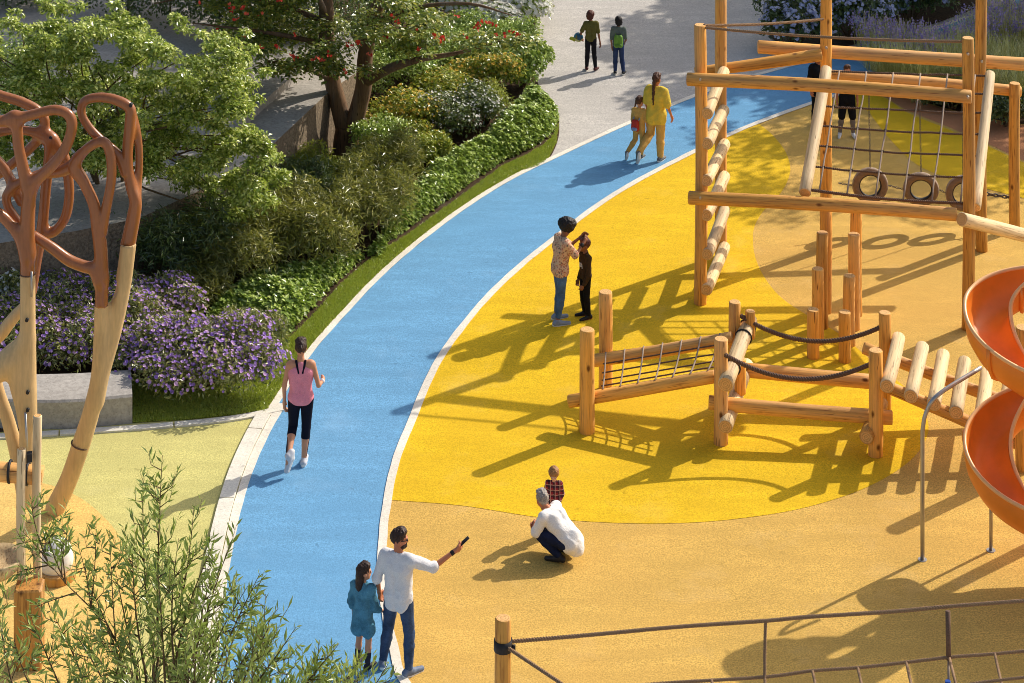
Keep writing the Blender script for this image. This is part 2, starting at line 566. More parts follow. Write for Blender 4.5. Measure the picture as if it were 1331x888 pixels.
# polygon sheets ---------------------------------------------------------------
from mathutils.geometry import tessellate_polygon
def sheet(name, poly, z, mat, kind='structure', label=None, cat=None):
    vs = [Vector((p[0], p[1], z)) for p in poly]
    tris = tessellate_polygon([[Vector((p[0], p[1], 0)) for p in poly]])
    me = bpy.data.meshes.new(name)
    fs = []
    for t in tris:
        a, b, c = (vs[i] for i in t)
        fs.append(tuple(t) if (b - a).cross(c - a).z > 0 else tuple(reversed(t)))
    me.from_pydata(vs, [], fs)
    me.materials.append(mat)
    me.update()
    o = link(name, me)
    o['kind'] = kind
    return o

def band(name, left, right, z, h, mat, kind='structure'):
    """A strip between two polylines with a little thickness."""
    mb = MB()
    n = len(left)
    vs = []
    for a, b in zip(left, right):
        vs += [(a[0], a[1], z), (b[0], b[1], z), (a[0], a[1], z + h), (b[0], b[1], z + h)]
    fs = []
    for i in range(n - 1):
        p, q = i * 4, i * 4 + 4
        fs += [(p + 2, p + 3, q + 3, q + 2), (p, p + 2, q + 2, q), (p + 1, q + 1, q + 3, p + 3)]
    fs += [(0, 1, 3, 2), (n * 4 - 4, n * 4 - 2, n * 4 - 1, n * 4 - 3)]
    mb.add(vs, fs, 0, False)
    o = mb.build(name, mat)
    o['kind'] = kind
    # outward normals
    import bmesh
    bm = bmesh.new(); bm.from_mesh(o.data); bmesh.ops.recalc_face_normals(bm, faces=bm.faces); bm.to_mesh(o.data); bm.free()
    return o

def offset_line(line, d):
    out = []
    n = len(line)
    for i in range(n):
        a, b = np.array(line[max(i - 1, 0)][:2]), np.array(line[min(i + 1, n - 1)][:2])
        t = (b - a) / (np.linalg.norm(b - a) + 1e-9)
        out.append(np.array(line[i][:2]) + np.array((-t[1], t[0])) * d)
    return out

def inside(poly, x, y):
    c = False
    n = len(poly)
    j = n - 1
    for i in range(n):
        xi, yi = poly[i][0], poly[i][1]
        xj, yj = poly[j][0], poly[j][1]
        if (yi > y) != (yj > y) and x < (xj - xi) * (y - yi) / (yj - yi) + xi:
            c = not c
        j = i
    return c

def inside_np(poly, X, Y):
    c = np.zeros(len(X), bool)
    n = len(poly)
    j = n - 1
    for i in range(n):
        xi, yi = float(poly[i][0]), float(poly[i][1])
        xj, yj = float(poly[j][0]), float(poly[j][1])
        if yi != yj:
            m = ((yi > Y) != (yj > Y)) & (X < (xj - xi) * (Y - yi) / (yj - yi) + xi)
            c ^= m
        j = i
    return c

def edge_dist_np(poly, X, Y):
    d = np.full(len(X), 1e9)
    n = len(poly)
    for i in range(n):
        a = np.array(poly[i][:2], float); b = np.array(poly[(i + 1) % n][:2], float)
        ab = b - a
        t = np.clip(((X - a[0]) * ab[0] + (Y - a[1]) * ab[1]) / (ab @ ab + 1e-12), 0, 1)
        d = np.minimum(d, np.hypot(X - a[0] - t * ab[0], Y - a[1] - t * ab[1]))
    return d

def sample_poly(poly, n):
    xs = [float(p[0]) for p in poly]; ys = [float(p[1]) for p in poly]
    X = np.zeros(0); Y = np.zeros(0)
    while len(X) < n:
        x = rng.uniform(min(xs), max(xs), n * 2); y = rng.uniform(min(ys), max(ys), n * 2)
        k = inside_np(poly, x, y)
        X = np.concatenate([X, x[k]]); Y = np.concatenate([Y, y[k]])
    return X[:n], Y[:n]

def vnoise(X, Y, s, seed=0.0):
    return np.array([mnoise.noise(Vector((x * s, y * s, seed))) for x, y in zip(X, Y)])

# leaves -----------------------------------------------------------------------
def norm_rows(a):
    return a / (np.linalg.norm(a, axis=1, keepdims=True) + 1e-9)

def leaf_mesh(name, pos, axis, nrm, length, width, mat, fold=0.18):
    """pos: leaf base (n,3); axis: pointing direction; nrm: upper face. Each leaf is a folded pair of triangles."""
    n = len(pos)
    axis = norm_rows(axis)
    side = norm_rows(np.cross(axis, nrm))
    up = np.cross(side, axis)
    L = np.asarray(length).reshape(-1, 1) * np.ones((n, 1))
    W = np.asarray(width).reshape(-1, 1) * np.ones((n, 1))
    b = pos
    mid = pos + axis * L * 0.45
    l = mid + side * W * 0.5 + up * W * fold
    r = mid - side * W * 0.5 + up * W * fold
    tip = pos + axis * L - up * L * 0.06
    v = np.stack([b, l, tip, r], 1).reshape(-1, 3)
    i = np.arange(n) * 4
    f = np.stack([np.stack([i, i + 2, i + 1], 1), np.stack([i, i + 3, i + 2], 1)], 1).reshape(-1, 3)
    return mesh_np(name, v, f, mat)

def rand_dirs(n):
    return norm_rows(rng.normal(size=(n, 3)))

def blob_leaves(blobs, n, shell=0.30):
    """Positions in the outer shell of a set of ellipsoid clumps, with outward directions."""
    vol = np.array([b[1][0] * b[1][1] + b[1][1] * b[1][2] + b[1][0] * b[1][2] for b in blobs])
    pick = rng.choice(len(blobs), n, p=vol / vol.sum())
    C = np.array([tuple(b[0]) for b in blobs])[pick]
    Rr = np.array([tuple(b[1]) for b in blobs])[pick]
    d = rand_dirs(n)
    low = d[:, 2] < -0.35
    d[low, 2] *= -1
    rad = 1 - np.abs(rng.normal(0, shell, n))
    rad = np.clip(rad, 0.1, 1.12)[:, None]
    return C + d * Rr * rad, norm_rows(d / Rr)

def foliage(name, blobs, n, length, width, mat, parent, shell=0.3, upb=0.5, rnd=0.7, droop=0.0):
    p, o = blob_leaves(blobs, n, shell)
    up = np.array([[0, 0, 1.0]])
    nrm = norm_rows(o * 0.5 + (up + np.array([[0.35, 0.08, 0.0]])) * upb + rand_dirs(n) * rnd)
    ax = norm_rows(o * 0.6 + rand_dirs(n) * 0.9 + up * (-droop))
    ax = norm_rows(ax - nrm * np.sum(ax * nrm, 1, keepdims=True))
    ln = length * rng.uniform(0.65, 1.25, n)
    off = np.array(parent_world(parent)) if parent else np.zeros(3)
    me = leaf_mesh(name, p - off, ax, nrm, ln, ln * (width / length), mat)
    return link(name, me, parent, parent_world(parent) if parent else None)

def flowers(name, blobs, n, size, mat, parent, petals=6, top=0.0, shell=0.06):
    """Small open flower heads sitting on the outside of the clumps."""
    p, o = blob_leaves(blobs, n * 3, shell)
    k = o[:, 2] > top
    p, o = p[k][:n], o[k][:n]
    n = len(p)
    p = p + o * 0.02
    nrm = norm_rows(o + rand_dirs(n) * 0.45 + np.array([[0.35, 0, 0.6]]))
    return flower_discs(name, p, nrm, size, mat, parent, petals)

def flower_discs(name, p, nrm, size, mat, parent, petals=6):
    n = len(p)
    off = np.array(parent_world(parent)) if parent else np.zeros(3)
    u = norm_rows(np.cross(nrm, rand_dirs(n)))
    v = np.cross(nrm, u)
    sz = (size * rng.uniform(0.6, 1.2, n))[:, None]
    ring = [p - off - nrm * sz * 0.12]
    for q in range(petals):
        a = 2 * math.pi * q / petals
        ring.append(p - off + (u * math.cos(a) + v * math.sin(a)) * sz * 0.5 + nrm * sz * 0.1)
    V = np.stack(ring, 1).reshape(-1, 3)
    i = np.arange(n)[:, None] * (petals + 1)
    Fs = np.concatenate([np.stack([i[:, 0], i[:, 0] + 1 + q, i[:, 0] + 1 + (q + 1) % petals], 1) for q in range(petals)])
    me = mesh_np(name, V, Fs, mat)
    return link(name, me, parent, parent_world(parent) if parent else None)

# smooth solids: tapered capsules blended and meshed (surface nets) -------------
def sdf_mesh(prims, vox, k=0.02, cuts=()):
    """prims: ('c',a,b,ra,rb) tapered capsule or ('e',centre,radii,3x3 axes) ellipsoid. Returns verts, quads."""
    lo = np.full(3, 1e9); hi = np.full(3, -1e9)
    flat = [q for p in prims for q in (p[1] if p[0] == 'g' else [p])]
    for p in flat:
        if p[0] == 'c':
            r = max(p[3], p[4])
            for q in (p[1], p[2]):
                lo = np.minimum(lo, np.array(q) - r); hi = np.maximum(hi, np.array(q) + r)
        else:
            r = max(p[2])
            lo = np.minimum(lo, np.array(p[1]) - r); hi = np.maximum(hi, np.array(p[1]) + r)
    lo -= 3 * vox + k; hi += 3 * vox + k
    n = np.ceil((hi - lo) / vox).astype(int) + 1
    Fd = np.full(n, 0.5, np.float32)
    ax = [lo[i] + np.arange(n[i]) * vox for i in range(3)]
    def sub(plo, phi):
        i0 = np.maximum(0, np.floor((plo - lo) / vox).astype(int)); i1 = np.minimum(n, np.ceil((phi - lo) / vox).astype(int) + 1)
        sl = tuple(slice(a, b) for a, b in zip(i0, i1))
        g = np.meshgrid(*[ax[d][sl[d]] for d in range(3)], indexing='ij')
        return sl, np.stack(g, -1)
    def dist(p, X):
        if p[0] == 'c':
            a = np.array(p[1], float); ba = np.array(p[2], float) - a
            t = np.clip(((X - a) @ ba) / (ba @ ba + 1e-12), 0, 1)
            return np.linalg.norm(X - a - t[..., None] * ba, axis=-1) - (p[3] + (p[4] - p[3]) * t)
        q = (X - np.array(p[1])) @ np.array(p[3]).T if len(p) > 3 else X - np.array(p[1])
        rr = np.array(p[2])
        k0 = np.linalg.norm(q / rr, axis=-1); k1 = np.linalg.norm(q / rr ** 2, axis=-1)
        return k0 * (k0 - 1) / (k1 + 1e-9)
    m = 3 * vox + k
    def merge(base, p, kk):
        if p[0] == 'c':
            r = max(p[3], p[4])
            plo = np.minimum(p[1], p[2]) - r - m; phi = np.maximum(p[1], p[2]) + r + m
        else:
            r = max(p[2])
            plo = np.array(p[1]) - r - m; phi = np.array(p[1]) + r + m
        sl, X = sub(plo, phi)
        base[sl] = np.minimum(base[sl], dist(p, X))
    for p in prims:
        if p[0] == 'g':
            Gd = np.full(n, 0.5, np.float32)
            for q in p[1]:
                merge(Gd, q, 0)
            h = np.maximum(k - np.abs(Fd - Gd), 0) / k
            h[(Fd > 0.45) | (Gd > 0.45)] = 0
            Fd = np.minimum(Fd, Gd) - h * h * k * 0.25
    for p in prims:
        if p[0] == 'g':
            continue
        if p[0] == 'c':
            r = max(p[3], p[4])
            plo = np.minimum(p[1], p[2]) - r - m; phi = np.maximum(p[1], p[2]) + r + m
        else:
            r = max(p[2])
            plo = np.array(p[1]) - r - m; phi = np.array(p[1]) + r + m
        sl, X = sub(plo, phi)
        d = dist(p, X)
        c = Fd[sl]
        h = np.maximum(k - np.abs(c - d), 0) / k
        Fd[sl] = np.minimum(c, d) - h * h * k * 0.25
    for p in cuts:
        r = max(p[3], p[4]) if p[0] == 'c' else max(p[2])
        qs = (p[1], p[2]) if p[0] == 'c' else (p[1], p[1])
        sl, X = sub(np.minimum(*qs) - r - m, np.maximum(*qs) + r + m)
        Fd[sl] = np.maximum(Fd[sl], -dist(p, X))
    # surface nets
    s = Fd < 0
    cs = [slice(0, -1), slice(1, None)]
    corners = {(i, j, l): Fd[cs[i], cs[j], cs[l]] for i in (0, 1) for j in (0, 1) for l in (0, 1)}
    cnt = np.zeros(np.array(n) - 1, np.float32); acc = np.zeros(tuple(np.array(n) - 1) + (3,), np.float32)
    for d in range(3):
        o1, o2 = [x for x in range(3) if x != d]
        for a in (0, 1):
            for b in (0, 1):
                c0 = [0, 0, 0]; c0[o1] = a; c0[o2] = b
                c1 = list(c0); c1[d] = 1
                f0, f1 = corners[tuple(c0)], corners[tuple(c1)]
                x = (f0 < 0) != (f1 < 0)
                t = f0[x] / (f0[x] - f1[x])
                q = np.empty((len(t), 3), np.float32); q[:] = c0; q[:, d] = t
                acc[x] += q; cnt[x] += 1
    act = cnt > 0
    idx = np.full(act.shape, -1, np.int64)
    idx[act] = np.arange(act.sum())
    cell = np.argwhere(act)
    V = lo + (cell + acc[act] / cnt[act][:, None]) * vox
    quads = []
    for d in range(3):
        o1, o2 = [(1, 2), (2, 0), (0, 1)][d]
        s0 = [slice(None)] * 3; s1 = [slice(None)] * 3
        s0[d] = slice(0, -1); s1[d] = slice(1, None)
        ch = s[tuple(s0)] != s[tuple(s1)]
        e = np.argwhere(ch)
        e = e[(e[:, o1] > 0) & (e[:, o2] > 0) & (e[:, o1] < n[o1] - 1) & (e[:, o2] < n[o2] - 1)]
        neg = s[tuple(e.T)]
        def at(a, b):
            c = e.copy(); c[:, o1] -= a; c[:, o2] -= b
            return idx[tuple(c.T)]
        q = np.stack([at(1, 1), at(0, 1), at(0, 0), at(1, 0)], 1)
        q[~neg] = q[~neg][:, ::-1]
        quads.append(q)
    return V, np.concatenate(quads)
# ================================================================== THE SETTING: ground sheets, lines, kerbs
def gl(pix):
    return [G(x, y) for x, y in pix]

def gspl(pix, n=8, closed=False):
    return [tuple(p) for p in spl([tuple(G(x, y))[:2] for x, y in pix], n, closed)]

sheet('ground', [(-400, -60), (400, -60), (400, 700), (-400, 700)], -0.012, M['asphalt'])

# left edge of the blue path (outer side of the white line), going away from the camera
LEFT = gspl([(255, 1010), (268, 880), (283, 760), (296, 690), (312, 630), (332, 580), (357, 534), (406, 460), (455, 404), (500, 357), (552, 312),
             (610, 269), (668, 233), (730, 203), (805, 168), (880, 136), (944, 112), (1000, 95), (1060, 79), (1130, 62), (1210, 40), (1290, 12), (1380, -25)])
# right edge of the blue path (inner side of its white line)
RIGHT = gspl([(640, 1010), (528, 900), (504, 838), (492, 770), (490, 735), (493, 690), (497, 660), (503, 625), (513, 590), (526, 558), (565, 470), (620, 397),
              (670, 348), (716, 311), (765, 273), (820, 238), (901, 196), (945, 175), (988, 157), (1049, 135), (1100, 119), (1160, 104), (1230, 86), (1320, 58), (1420, 25)])
blue = [tuple(p) for p in LEFT] + [tuple(p) for p in reversed(RIGHT)]
sheet('blue_path', blue, 0.008, M['blue'])

# tan play ground right of the path
tan = [tuple(p) for p in RIGHT] + [tuple(G(1500, 120))[:2], tuple(G(1500, 420))[:2], (14, 26), (8, 20), (1.5, 22)]
sheet('tan_play_ground', tan, 0.004, M['tan'])

yel = gspl([(500, 650), (600, 658), (700, 673), (790, 680), (870, 681), (950, 676), (1040, 662), (1120, 637), (1175, 606), (1202, 575), (1205, 545), (1180, 508), (1129, 466),
            (1090, 434), (1047, 409), (1015, 387), (993, 360), (981, 332), (979, 303), (986, 284), (1000, 266), (1015, 251), (1025, 232), (1027, 216), (1020, 196), (1004, 176), (985, 160)])
# trim the yellow along the white line
ridx = [i for i, p in enumerate(RIGHT) if G(0, 660).y <= p[1] <= G(0, 158).y]
yellow = yel + [tuple(RIGHT[i]) for i in reversed(ridx)]
sheet('yellow_play_surface', yellow, 0.008, M['yellow'])
sheet('yellow_play_band', gspl([(1060, 138), (1110, 122), (1148, 127), (1180, 147), (1229, 167), (1285, 191), (1345, 218), (1420, 245)]) +
      gspl([(1420, 285), (1345, 262), (1290, 248), (1235, 233), (1191, 214), (1160, 185), (1138, 158), (1125, 143), (1095, 135)]), 0.008, M['yellow'])
sheet('terracotta_path', gspl([(1135, 119), (1165, 122), (1200, 134), (1260, 150), (1331, 163), (1450, 180)]) +
      gspl([(1450, 250), (1345, 215), (1285, 188), (1229, 164), (1180, 144), (1150, 126)]), 0.006, M['pink'])

# lime court with its orange disc, bottom left
lime = [tuple(p) for p in LEFT if p[1] < G(0, 540).y] + [tuple(G(352, 538))[:2], tuple(G(200, 548))[:2], tuple(G(0, 562))[:2], tuple(G(-250, 570))[:2], tuple(G(-250, 1010))[:2]]
sheet('lime_court', lime, 0.004, M['lime'])
oc = []
sheet('orange_court_disc', gspl([(-120, 640), (-20, 625), (50, 628), (95, 643), (130, 668), (158, 702), (176, 745), (180, 790), (168, 840), (130, 890), (60, 930), (-60, 950), (-180, 900), (-220, 780), (-190, 690)], 6, True), 0.008, M['orange_disc'])

# white lines along both edges of the path
far = [p for p in LEFT if p[1] >= G(0, 545).y]
def wob(d, s):
    return lambda line: [q + np.array((0.009 * mnoise.noise(Vector((q[0] * 2.3, q[1] * 2.3, s))), 0.009 * mnoise.noise(Vector((q[0] * 2.3, q[1] * 2.3, s + 9))))) for q in offset_line(spl([tuple(p[:2]) for p in line], 3), d)]
band('white_line', wob(0.11, 1)(far), wob(0.0, 2)(far), 0.010, 0.010, M['line'])
near = [p for p in LEFT if p[1] <= G(0, 520).y]
band('white_line', wob(0.0, 3)(near), wob(-0.12, 4)(near), 0.012, 0.010, M['line'])
band('white_line', wob(0.0, 5)(RIGHT), wob(-0.115, 6)(RIGHT), 0.012, 0.010, M['line'])

# concrete kerbs: the wide one beside the lime court in lengths with open joints, and the thin one below the planting
def kerb_run(line, w0, w1, z, h, step, mat, gap=0.012):
    acc, seg = 0.0, [np.array(line[0][:2], float)]
    segs = []
    for i in range(1, len(line)):
        a, b = np.array(line[i - 1][:2], float), np.array(line[i][:2], float)
        acc += np.linalg.norm(b - a)
        seg.append(b)
        if acc >= step:
            segs.append(seg); seg = [b]; acc = 0.0
    if len(seg) > 1:
        segs.append(seg)
    out = []
    for s in segs:
        t = (s[-1] - s[0]) / np.linalg.norm(s[-1] - s[0])
        s2 = [s[0] + t * gap] + s[1:-1] + [s[-1] - t * gap]
        out.append(band('kerb_stone', offset_line(s2, w1), offset_line(s2, w0), z, h, mat))
    return out

near_f = spl([tuple(p[:2]) for p in LEFT if p[1] <= G(0, 539).y], 2)
kerb = kerb_run(near_f, 0.012, 0.215, 0.0, 0.045, 1.9, M['kerb'])
top_k = gspl([(366, 530), (300, 543), (200, 553), (100, 560), (0, 566), (-200, 574)], 8)
kerb += kerb_run(top_k, 0.0, 0.135, 0.0, 0.03, 1.6, M['kerb'])
for o in kerb:
    o['kind'] = 'structure'

# planting soil and the strip of lawn beside the path
soil = [tuple(p) for p in LEFT if G(0, 532).y < p[1] < G(0, 220).y] + gspl([(700, 217), (714, 206), (724, 186), (727, 166), (723, 146), (700, 110), (690, 60), (700, 20), (712, -30)], 6) + [(0.5, 70), (-40, 70), (-40, 36)] + [tuple(G(-250, 571))[:2], tuple(G(0, 562))[:2], tuple(G(200, 549))[:2], tuple(G(352, 536))[:2]]
sheet('planting_soil', soil, 0.003, M['soil'])
lawn_out = [p for p in offset_line(far, 0.115) if p[1] < G(0, 222).y]
lawn_in = [tuple(G(x, y))[:2] for x, y in [(726, 160), (720, 176), (706, 190), (682, 204), (655, 216), (616, 244), (572, 276), (536, 302), (505, 322), (476, 342), (448, 366), (424, 392), (402, 416), (382, 436), (360, 448), (330, 480), (280, 500), (240, 510), (165, 490)]]
lawn = [tuple(p) for p in lawn_out] + [tuple(G(x, y))[:2] for x, y in ((699, 217), (713, 206), (723, 186))] + lawn_in + [tuple(G(165, 551))[:2], tuple(G(250, 546))[:2], tuple(G(345, 536))[:2]]
sheet('lawn', lawn, 0.007, M['grassbase'])
# mown blades
X, Y = sample_poly(lawn, 52000)
n = len(X)
pos = np.stack([X, Y, np.full(n, 0.008)], 1)
ax = norm_rows(np.stack([rng.normal(0, 0.7, n), rng.normal(0, 0.7, n), np.ones(n)], 1))
me = leaf_mesh('lawn_grass', pos, ax, rand_dirs(n), rng.uniform(0.025, 0.06, n), 0.011, LEAF['grass'], 0.1)
tag(link('lawn_grass', me), 'short mown grass strip between the white line and the planting', 'grass', None, 'stuff')

# bed of the lavender and grasses on the far right
sheet('lavender_bed_soil', gspl([(1120, 108), (1135, 118), (1165, 121), (1200, 133), (1260, 149), (1331, 162), (1460, 178)]) + [tuple(G(1600, 120))[:2], tuple(G(1560, 20))[:2], tuple(G(1330, 66))[:2], tuple(G(1235, 93))[:2]], 0.012, M['soil'])
sheet('hydrangea_bed_soil', gspl([(1000, 48), (1040, 72), (1120, 56), (1200, 36), (1280, 8)]) + [tuple(G(1280, -90))[:2], tuple(G(1000, -60))[:2]], 0.012, M['soil'])

# raised concrete terrace behind the planting, top left
HT = 1.2
ter = [tuple(G(x, y, HT))[:2] for x, y in [(-260, 340), (0, 316), (100, 300), (180, 284), (255, 250), (347, 195), (429, 118), (478, 84), (440, 20), (380, -60), (-300, -60)]]
mb = MB()
nt_ = len(ter)
vs = [(x, y, -0.01) for x, y in ter] + [(x, y, HT) for x, y in ter]
mb.add(vs, [tuple(range(2 * nt_ - 1, nt_ - 1, -1)) if sum((ter[i][0] * ter[(i + 1) % nt_][1] - ter[(i + 1) % nt_][0] * ter[i][1]) for i in range(nt_)) < 0 else tuple(range(nt_, 2 * nt_))], 0, False)
ccw = sum((ter[i][0] * ter[(i + 1) % nt_][1] - ter[(i + 1) % nt_][0] * ter[i][1]) for i in range(nt_)) > 0
for i in range(nt_):
    j = (i + 1) % nt_
    q = (i, j, nt_ + j, nt_ + i)
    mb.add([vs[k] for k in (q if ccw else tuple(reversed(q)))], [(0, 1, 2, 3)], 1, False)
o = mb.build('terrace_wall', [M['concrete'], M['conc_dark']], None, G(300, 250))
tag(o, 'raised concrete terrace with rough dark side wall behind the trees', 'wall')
# low slab added on the terrace to draw its darker shade line
stp = [tuple(G(x, y, HT + 0.16))[:2] for x, y in [(255, 215), (347, 127), (377, 102), (420, 70), (395, 40), (330, 70), (290, 110), (215, 185)]]
mb = MB()
k_ = len(stp)
vs = [(x, y, HT + 0.002) for x, y in stp] + [(x, y, HT + 0.16) for x, y in stp]
ccw = sum((stp[i][0] * stp[(i + 1) % k_][1] - stp[(i + 1) % k_][0] * stp[i][1]) for i in range(k_)) > 0
f = [tuple(range(k_, 2 * k_))] + [(i, (i + 1) % k_, k_ + (i + 1) % k_, k_ + i) for i in range(k_)]
mb.add(vs, f if ccw else [tuple(reversed(q)) for q in f], 0, False)
o = mb.build('terrace_shade_slab', [M['concrete']], None, Vector((stp[0][0], stp[0][1], HT)))
tag(o, 'low concrete slab added for the shade line along the raised terrace', 'step')

# concrete bench in front of the asters: slightly curved block with a worn edge
mb = MB()
arc_f = spl([tuple(G(-120, 548)), tuple(G(0, 557)), tuple(G(90, 558)), tuple(G(172, 551))], 5)
arc_b = spl([tuple(G(-120, 512)), tuple(G(0, 521)), tuple(G(90, 521)), tuple(G(170, 516))], 5)
vs = []
for a, b in zip(arc_f, arc_b):
    a, b = np.array(a), np.array(b)
    d = (b - a) / np.linalg.norm(b - a) * 0.03
    vs += [(a[0], a[1], 0), (a[0], a[1], 0.39), (a[0] + d[0], a[1] + d[1], 0.42), (b[0] - d[0], b[1] - d[1], 0.42), (b[0], b[1], 0.39), (b[0], b[1], 0)]
m = len(arc_f)
fs = []
for i in range(m - 1):
    for k in range(5):
        fs.append((i * 6 + k, (i + 1) * 6 + k, (i + 1) * 6 + k + 1, i * 6 + k + 1))
fs += [tuple(reversed(range(6))), tuple((m - 1) * 6 + k for k in range(6))]
mb.add(vs, fs, 0, False)
o = mb.build('concrete_bench', [M['concrete']], None, G(60, 556))
import bmesh
bm = bmesh.new(); bm.from_mesh(o.data); bmesh.ops.recalc_face_normals(bm, faces=bm.faces); bm.to_mesh(o.data); bm.free()
tag(o, 'low curved grey concrete bench in front of the purple asters', 'bench')
# ================================================================== TIMBER CLIMBING TOWER
WOOD = [M['wood'], M['end']]
WPAL = [M['wood_pale'], M['end']]
tower = empty('climbing_tower', G(1085, 380), 'tall timber climbing tower with tilted rope net and log ladder', 'climbing frame')
T = tower
def post(parent, x, ybase, ytop=None, top=None, r=0.1, name='post'):
    b = G(x, ybase)
    if top is None:
        top = H0 - (ytop - YH) * b.y / F
    return log(name, b - Vector((0, 0, 0.02)), b + Vector((0, 0, top)), r, parent, r2=r * 0.95)

p1 = post(T, 910, 395, 32, r=0.104)
p2 = post(T, 937, 335, top=4.6, r=0.104)
p3 = post(T, 1074, 323, top=4.6, r=0.104)
p4 = post(T, 1258, 428, 49, r=0.1)
p5 = post(T, 1276, 326, top=4.6, r=0.104)
# main beams
log('beam', P(893, 103, 37.58), P(1263, 126, 36.62), 0.105, T)
log('beam', P(895, 257, 37.58), P(1244, 279, 36.66), 0.105, T)
log('beam', P(985, 61, 40.14), P(1372, 86, 40.1), 0.112, T)
log('beam', P(903, 94, 39.83), P(1068, 71, 39.86), 0.085, T, r2=0.11)
log('beam', P(1250, 285, 36.5), P(1392, 322, 38.6), 0.108, T, WPAL)
# ladder rungs between the two left posts
for (xa, ya), (xb, yb) in [((918, 377), (942, 321)), ((919, 331), (942, 273)), ((918, 280), (942, 229)), ((918, 235), (942, 187)), ((919, 187), (941, 143)), ((919, 148), (941, 93))]:
    log('rung', P(xa, ya, 37.66), P(xb, yb, 39.5), 0.098, T, WPAL)
# the tilted net: side poles, then rope by rope
nl0, nl1 = P(1046, 251, 37.3), P(1074, 90, 39.74)
nr0, nr1 = P(1268, 270, 36.9), P(1287, 96, 39.74)
log('side_pole', nl0, nl1, 0.1, T, WPAL)
log('side_pole', nr0, nr1, 0.088, T, WPAL)
mb = MB()
def net_pt(u, v):
    a, b = nl0.lerp(nl1, v), nr0.lerp(nr1, v)
    return a.lerp(b, u) + Vector((0, 0, 0.02 - 0.05 * math.sin(math.pi * u) * (1 - v)))
twisted(mb, [net_pt(0.03 + 0.95 * i / 12, 0.02) for i in range(13)], 0.026, 3, 0.1)
net = mb.build('climbing_net', M['rope_dark'], T, nl0)
net['label'] = 'brown rope climbing net with square meshes'
for v in (0.20, 0.36, 0.52, 0.68, 0.83, 0.97):
    m2 = MB()
    twisted(m2, [net_pt(0.01 + 0.97 * i / 10, v + random.uniform(-.004, .004)) for i in range(11)], 0.02, 2, 0.07, 4)
    m2.build('rope', M['rope_dark'], net, net_pt(0.5, v))
for k in range(6):
    u = 0.085 + k * 0.165
    m2 = MB()
    m2.tube([net_pt(u + random.uniform(-.003, .003), 0.02 + 0.95 * i / 8) + Vector((0, 0, 0.018)) for i in range(9)], 0.015, 6)
    m2.build('rope', M['rope_pale'], net, net_pt(u, 0.5))
m2 = MB()       # black clips where the ropes meet the right pole and the crossings
for v in (0.20, 0.36, 0.52, 0.68, 0.83):
    for u in [0.085 + k * 0.165 for k in range(6)] + [0.985]:
        c = net_pt(u, v)
        m2.box((c.x, c.y, c.z + 0.01), (0.035, 0.035, 0.03), 0.3)
m2.build('rope_clip', M['black'], net, net_pt(0.5, 0.5))['kind'] = 'stuff'
# rope rails at the top
for a, b, d in ((P(915, 33, 37.76), P(1070, 25, 39.82), 0.03), (P(917, 36, 37.72), P(1252, 54, 36.9), 0.05)):
    m2 = MB(); twisted(m2, sag(a, b, d), 0.024, 3, 0.1)
    m2.build('rail_rope', M['rope'], T, a)
# bolt heads
m2 = MB()
for x, y, d in ((910, 103, 37.46), (910, 257, 37.46), (1258, 126, 36.5), (1258, 70, 36.74), (1074, 62, 39.78), (1276, 80, 39.78)):
    c = P(x, y, d)
    m2.tube([c + Vector((0, 0.02, 0)), c - Vector((0, 0.03, 0))], 0.022, 6)
m2.build('bolt', M['steel'], T, P(910, 103, 37.4))['kind'] = 'stuff'

# ------------------------------------------------------------------ stepping posts, rising in pairs up to the tower
steps = [(1057, 465, 402), (1098, 470, 405), (1063, 446, 349), (1104, 449, 358), (1069, 426, 302), (1110, 428, 304), (1073, 406, 268), (1113, 410, 272)]
names = ['shortest stepping post in the left column, pale top beside the sagging rope', 'shortest stepping post in the right column, pale top beside the sagging rope',
         'second shortest stepping post in the left column with greenish top', 'second shortest stepping post in the right column, cracked, with greenish top',
         'second tallest stepping post in the left column', 'second tallest stepping post in the right column',
         'tallest stepping post of the left column, reaching up to the tower beam', 'tallest stepping post of the right column, reaching up to the tower beam']
for (x, yb, yt), lb in zip(steps, names):
    b = G(x, yb)
    top = H0 - (yt - YH) * b.y / F
    o = log('stepping_post', b - Vector((0, 0, 0.02)), b + Vector((0, 0, top)), 0.098, None, r2=0.094)
    tag(o, lb, 'post', 'stepping posts rising towards the climbing tower')

# ------------------------------------------------------------------ hanging tyres under their own frame
sw = empty('tyre_frame', G(1319, 298), 'timber frame with chains that carries the hanging tyres behind the net', 'swing frame')
log('post', G(1319, 298) - Vector((0, 0, 0.02)), P(1319, 108, 40.82), 0.096, sw)
log('beam', P(1078, 98, 40.95), P(1327, 119, 40.98), 0.098, sw)
tc = [P(1131, 241, 40.8), P(1197, 246, 40.82), P(1252, 251, 40.85)]
def chain(mb, a, b, r=0.008, link_l=0.07):
    a, b = Vector(a), Vector(b)
    n = max(2, int((b - a).length / (link_l * 0.75)))
    d = (b - a).normalized()
    u = d.orthogonal().normalized(); v = d.cross(u)
    for i in range(n):
        c = a.lerp(b, (i + 0.5) / n)
        s = u if i % 2 else v
        mb.tube([c + d * (math.cos(t) * link_l * 0.5) + s * (math.sin(t) * link_l * 0.26) for t in [k * math.pi / 4 for k in range(8)]], r, 4, closed=True)
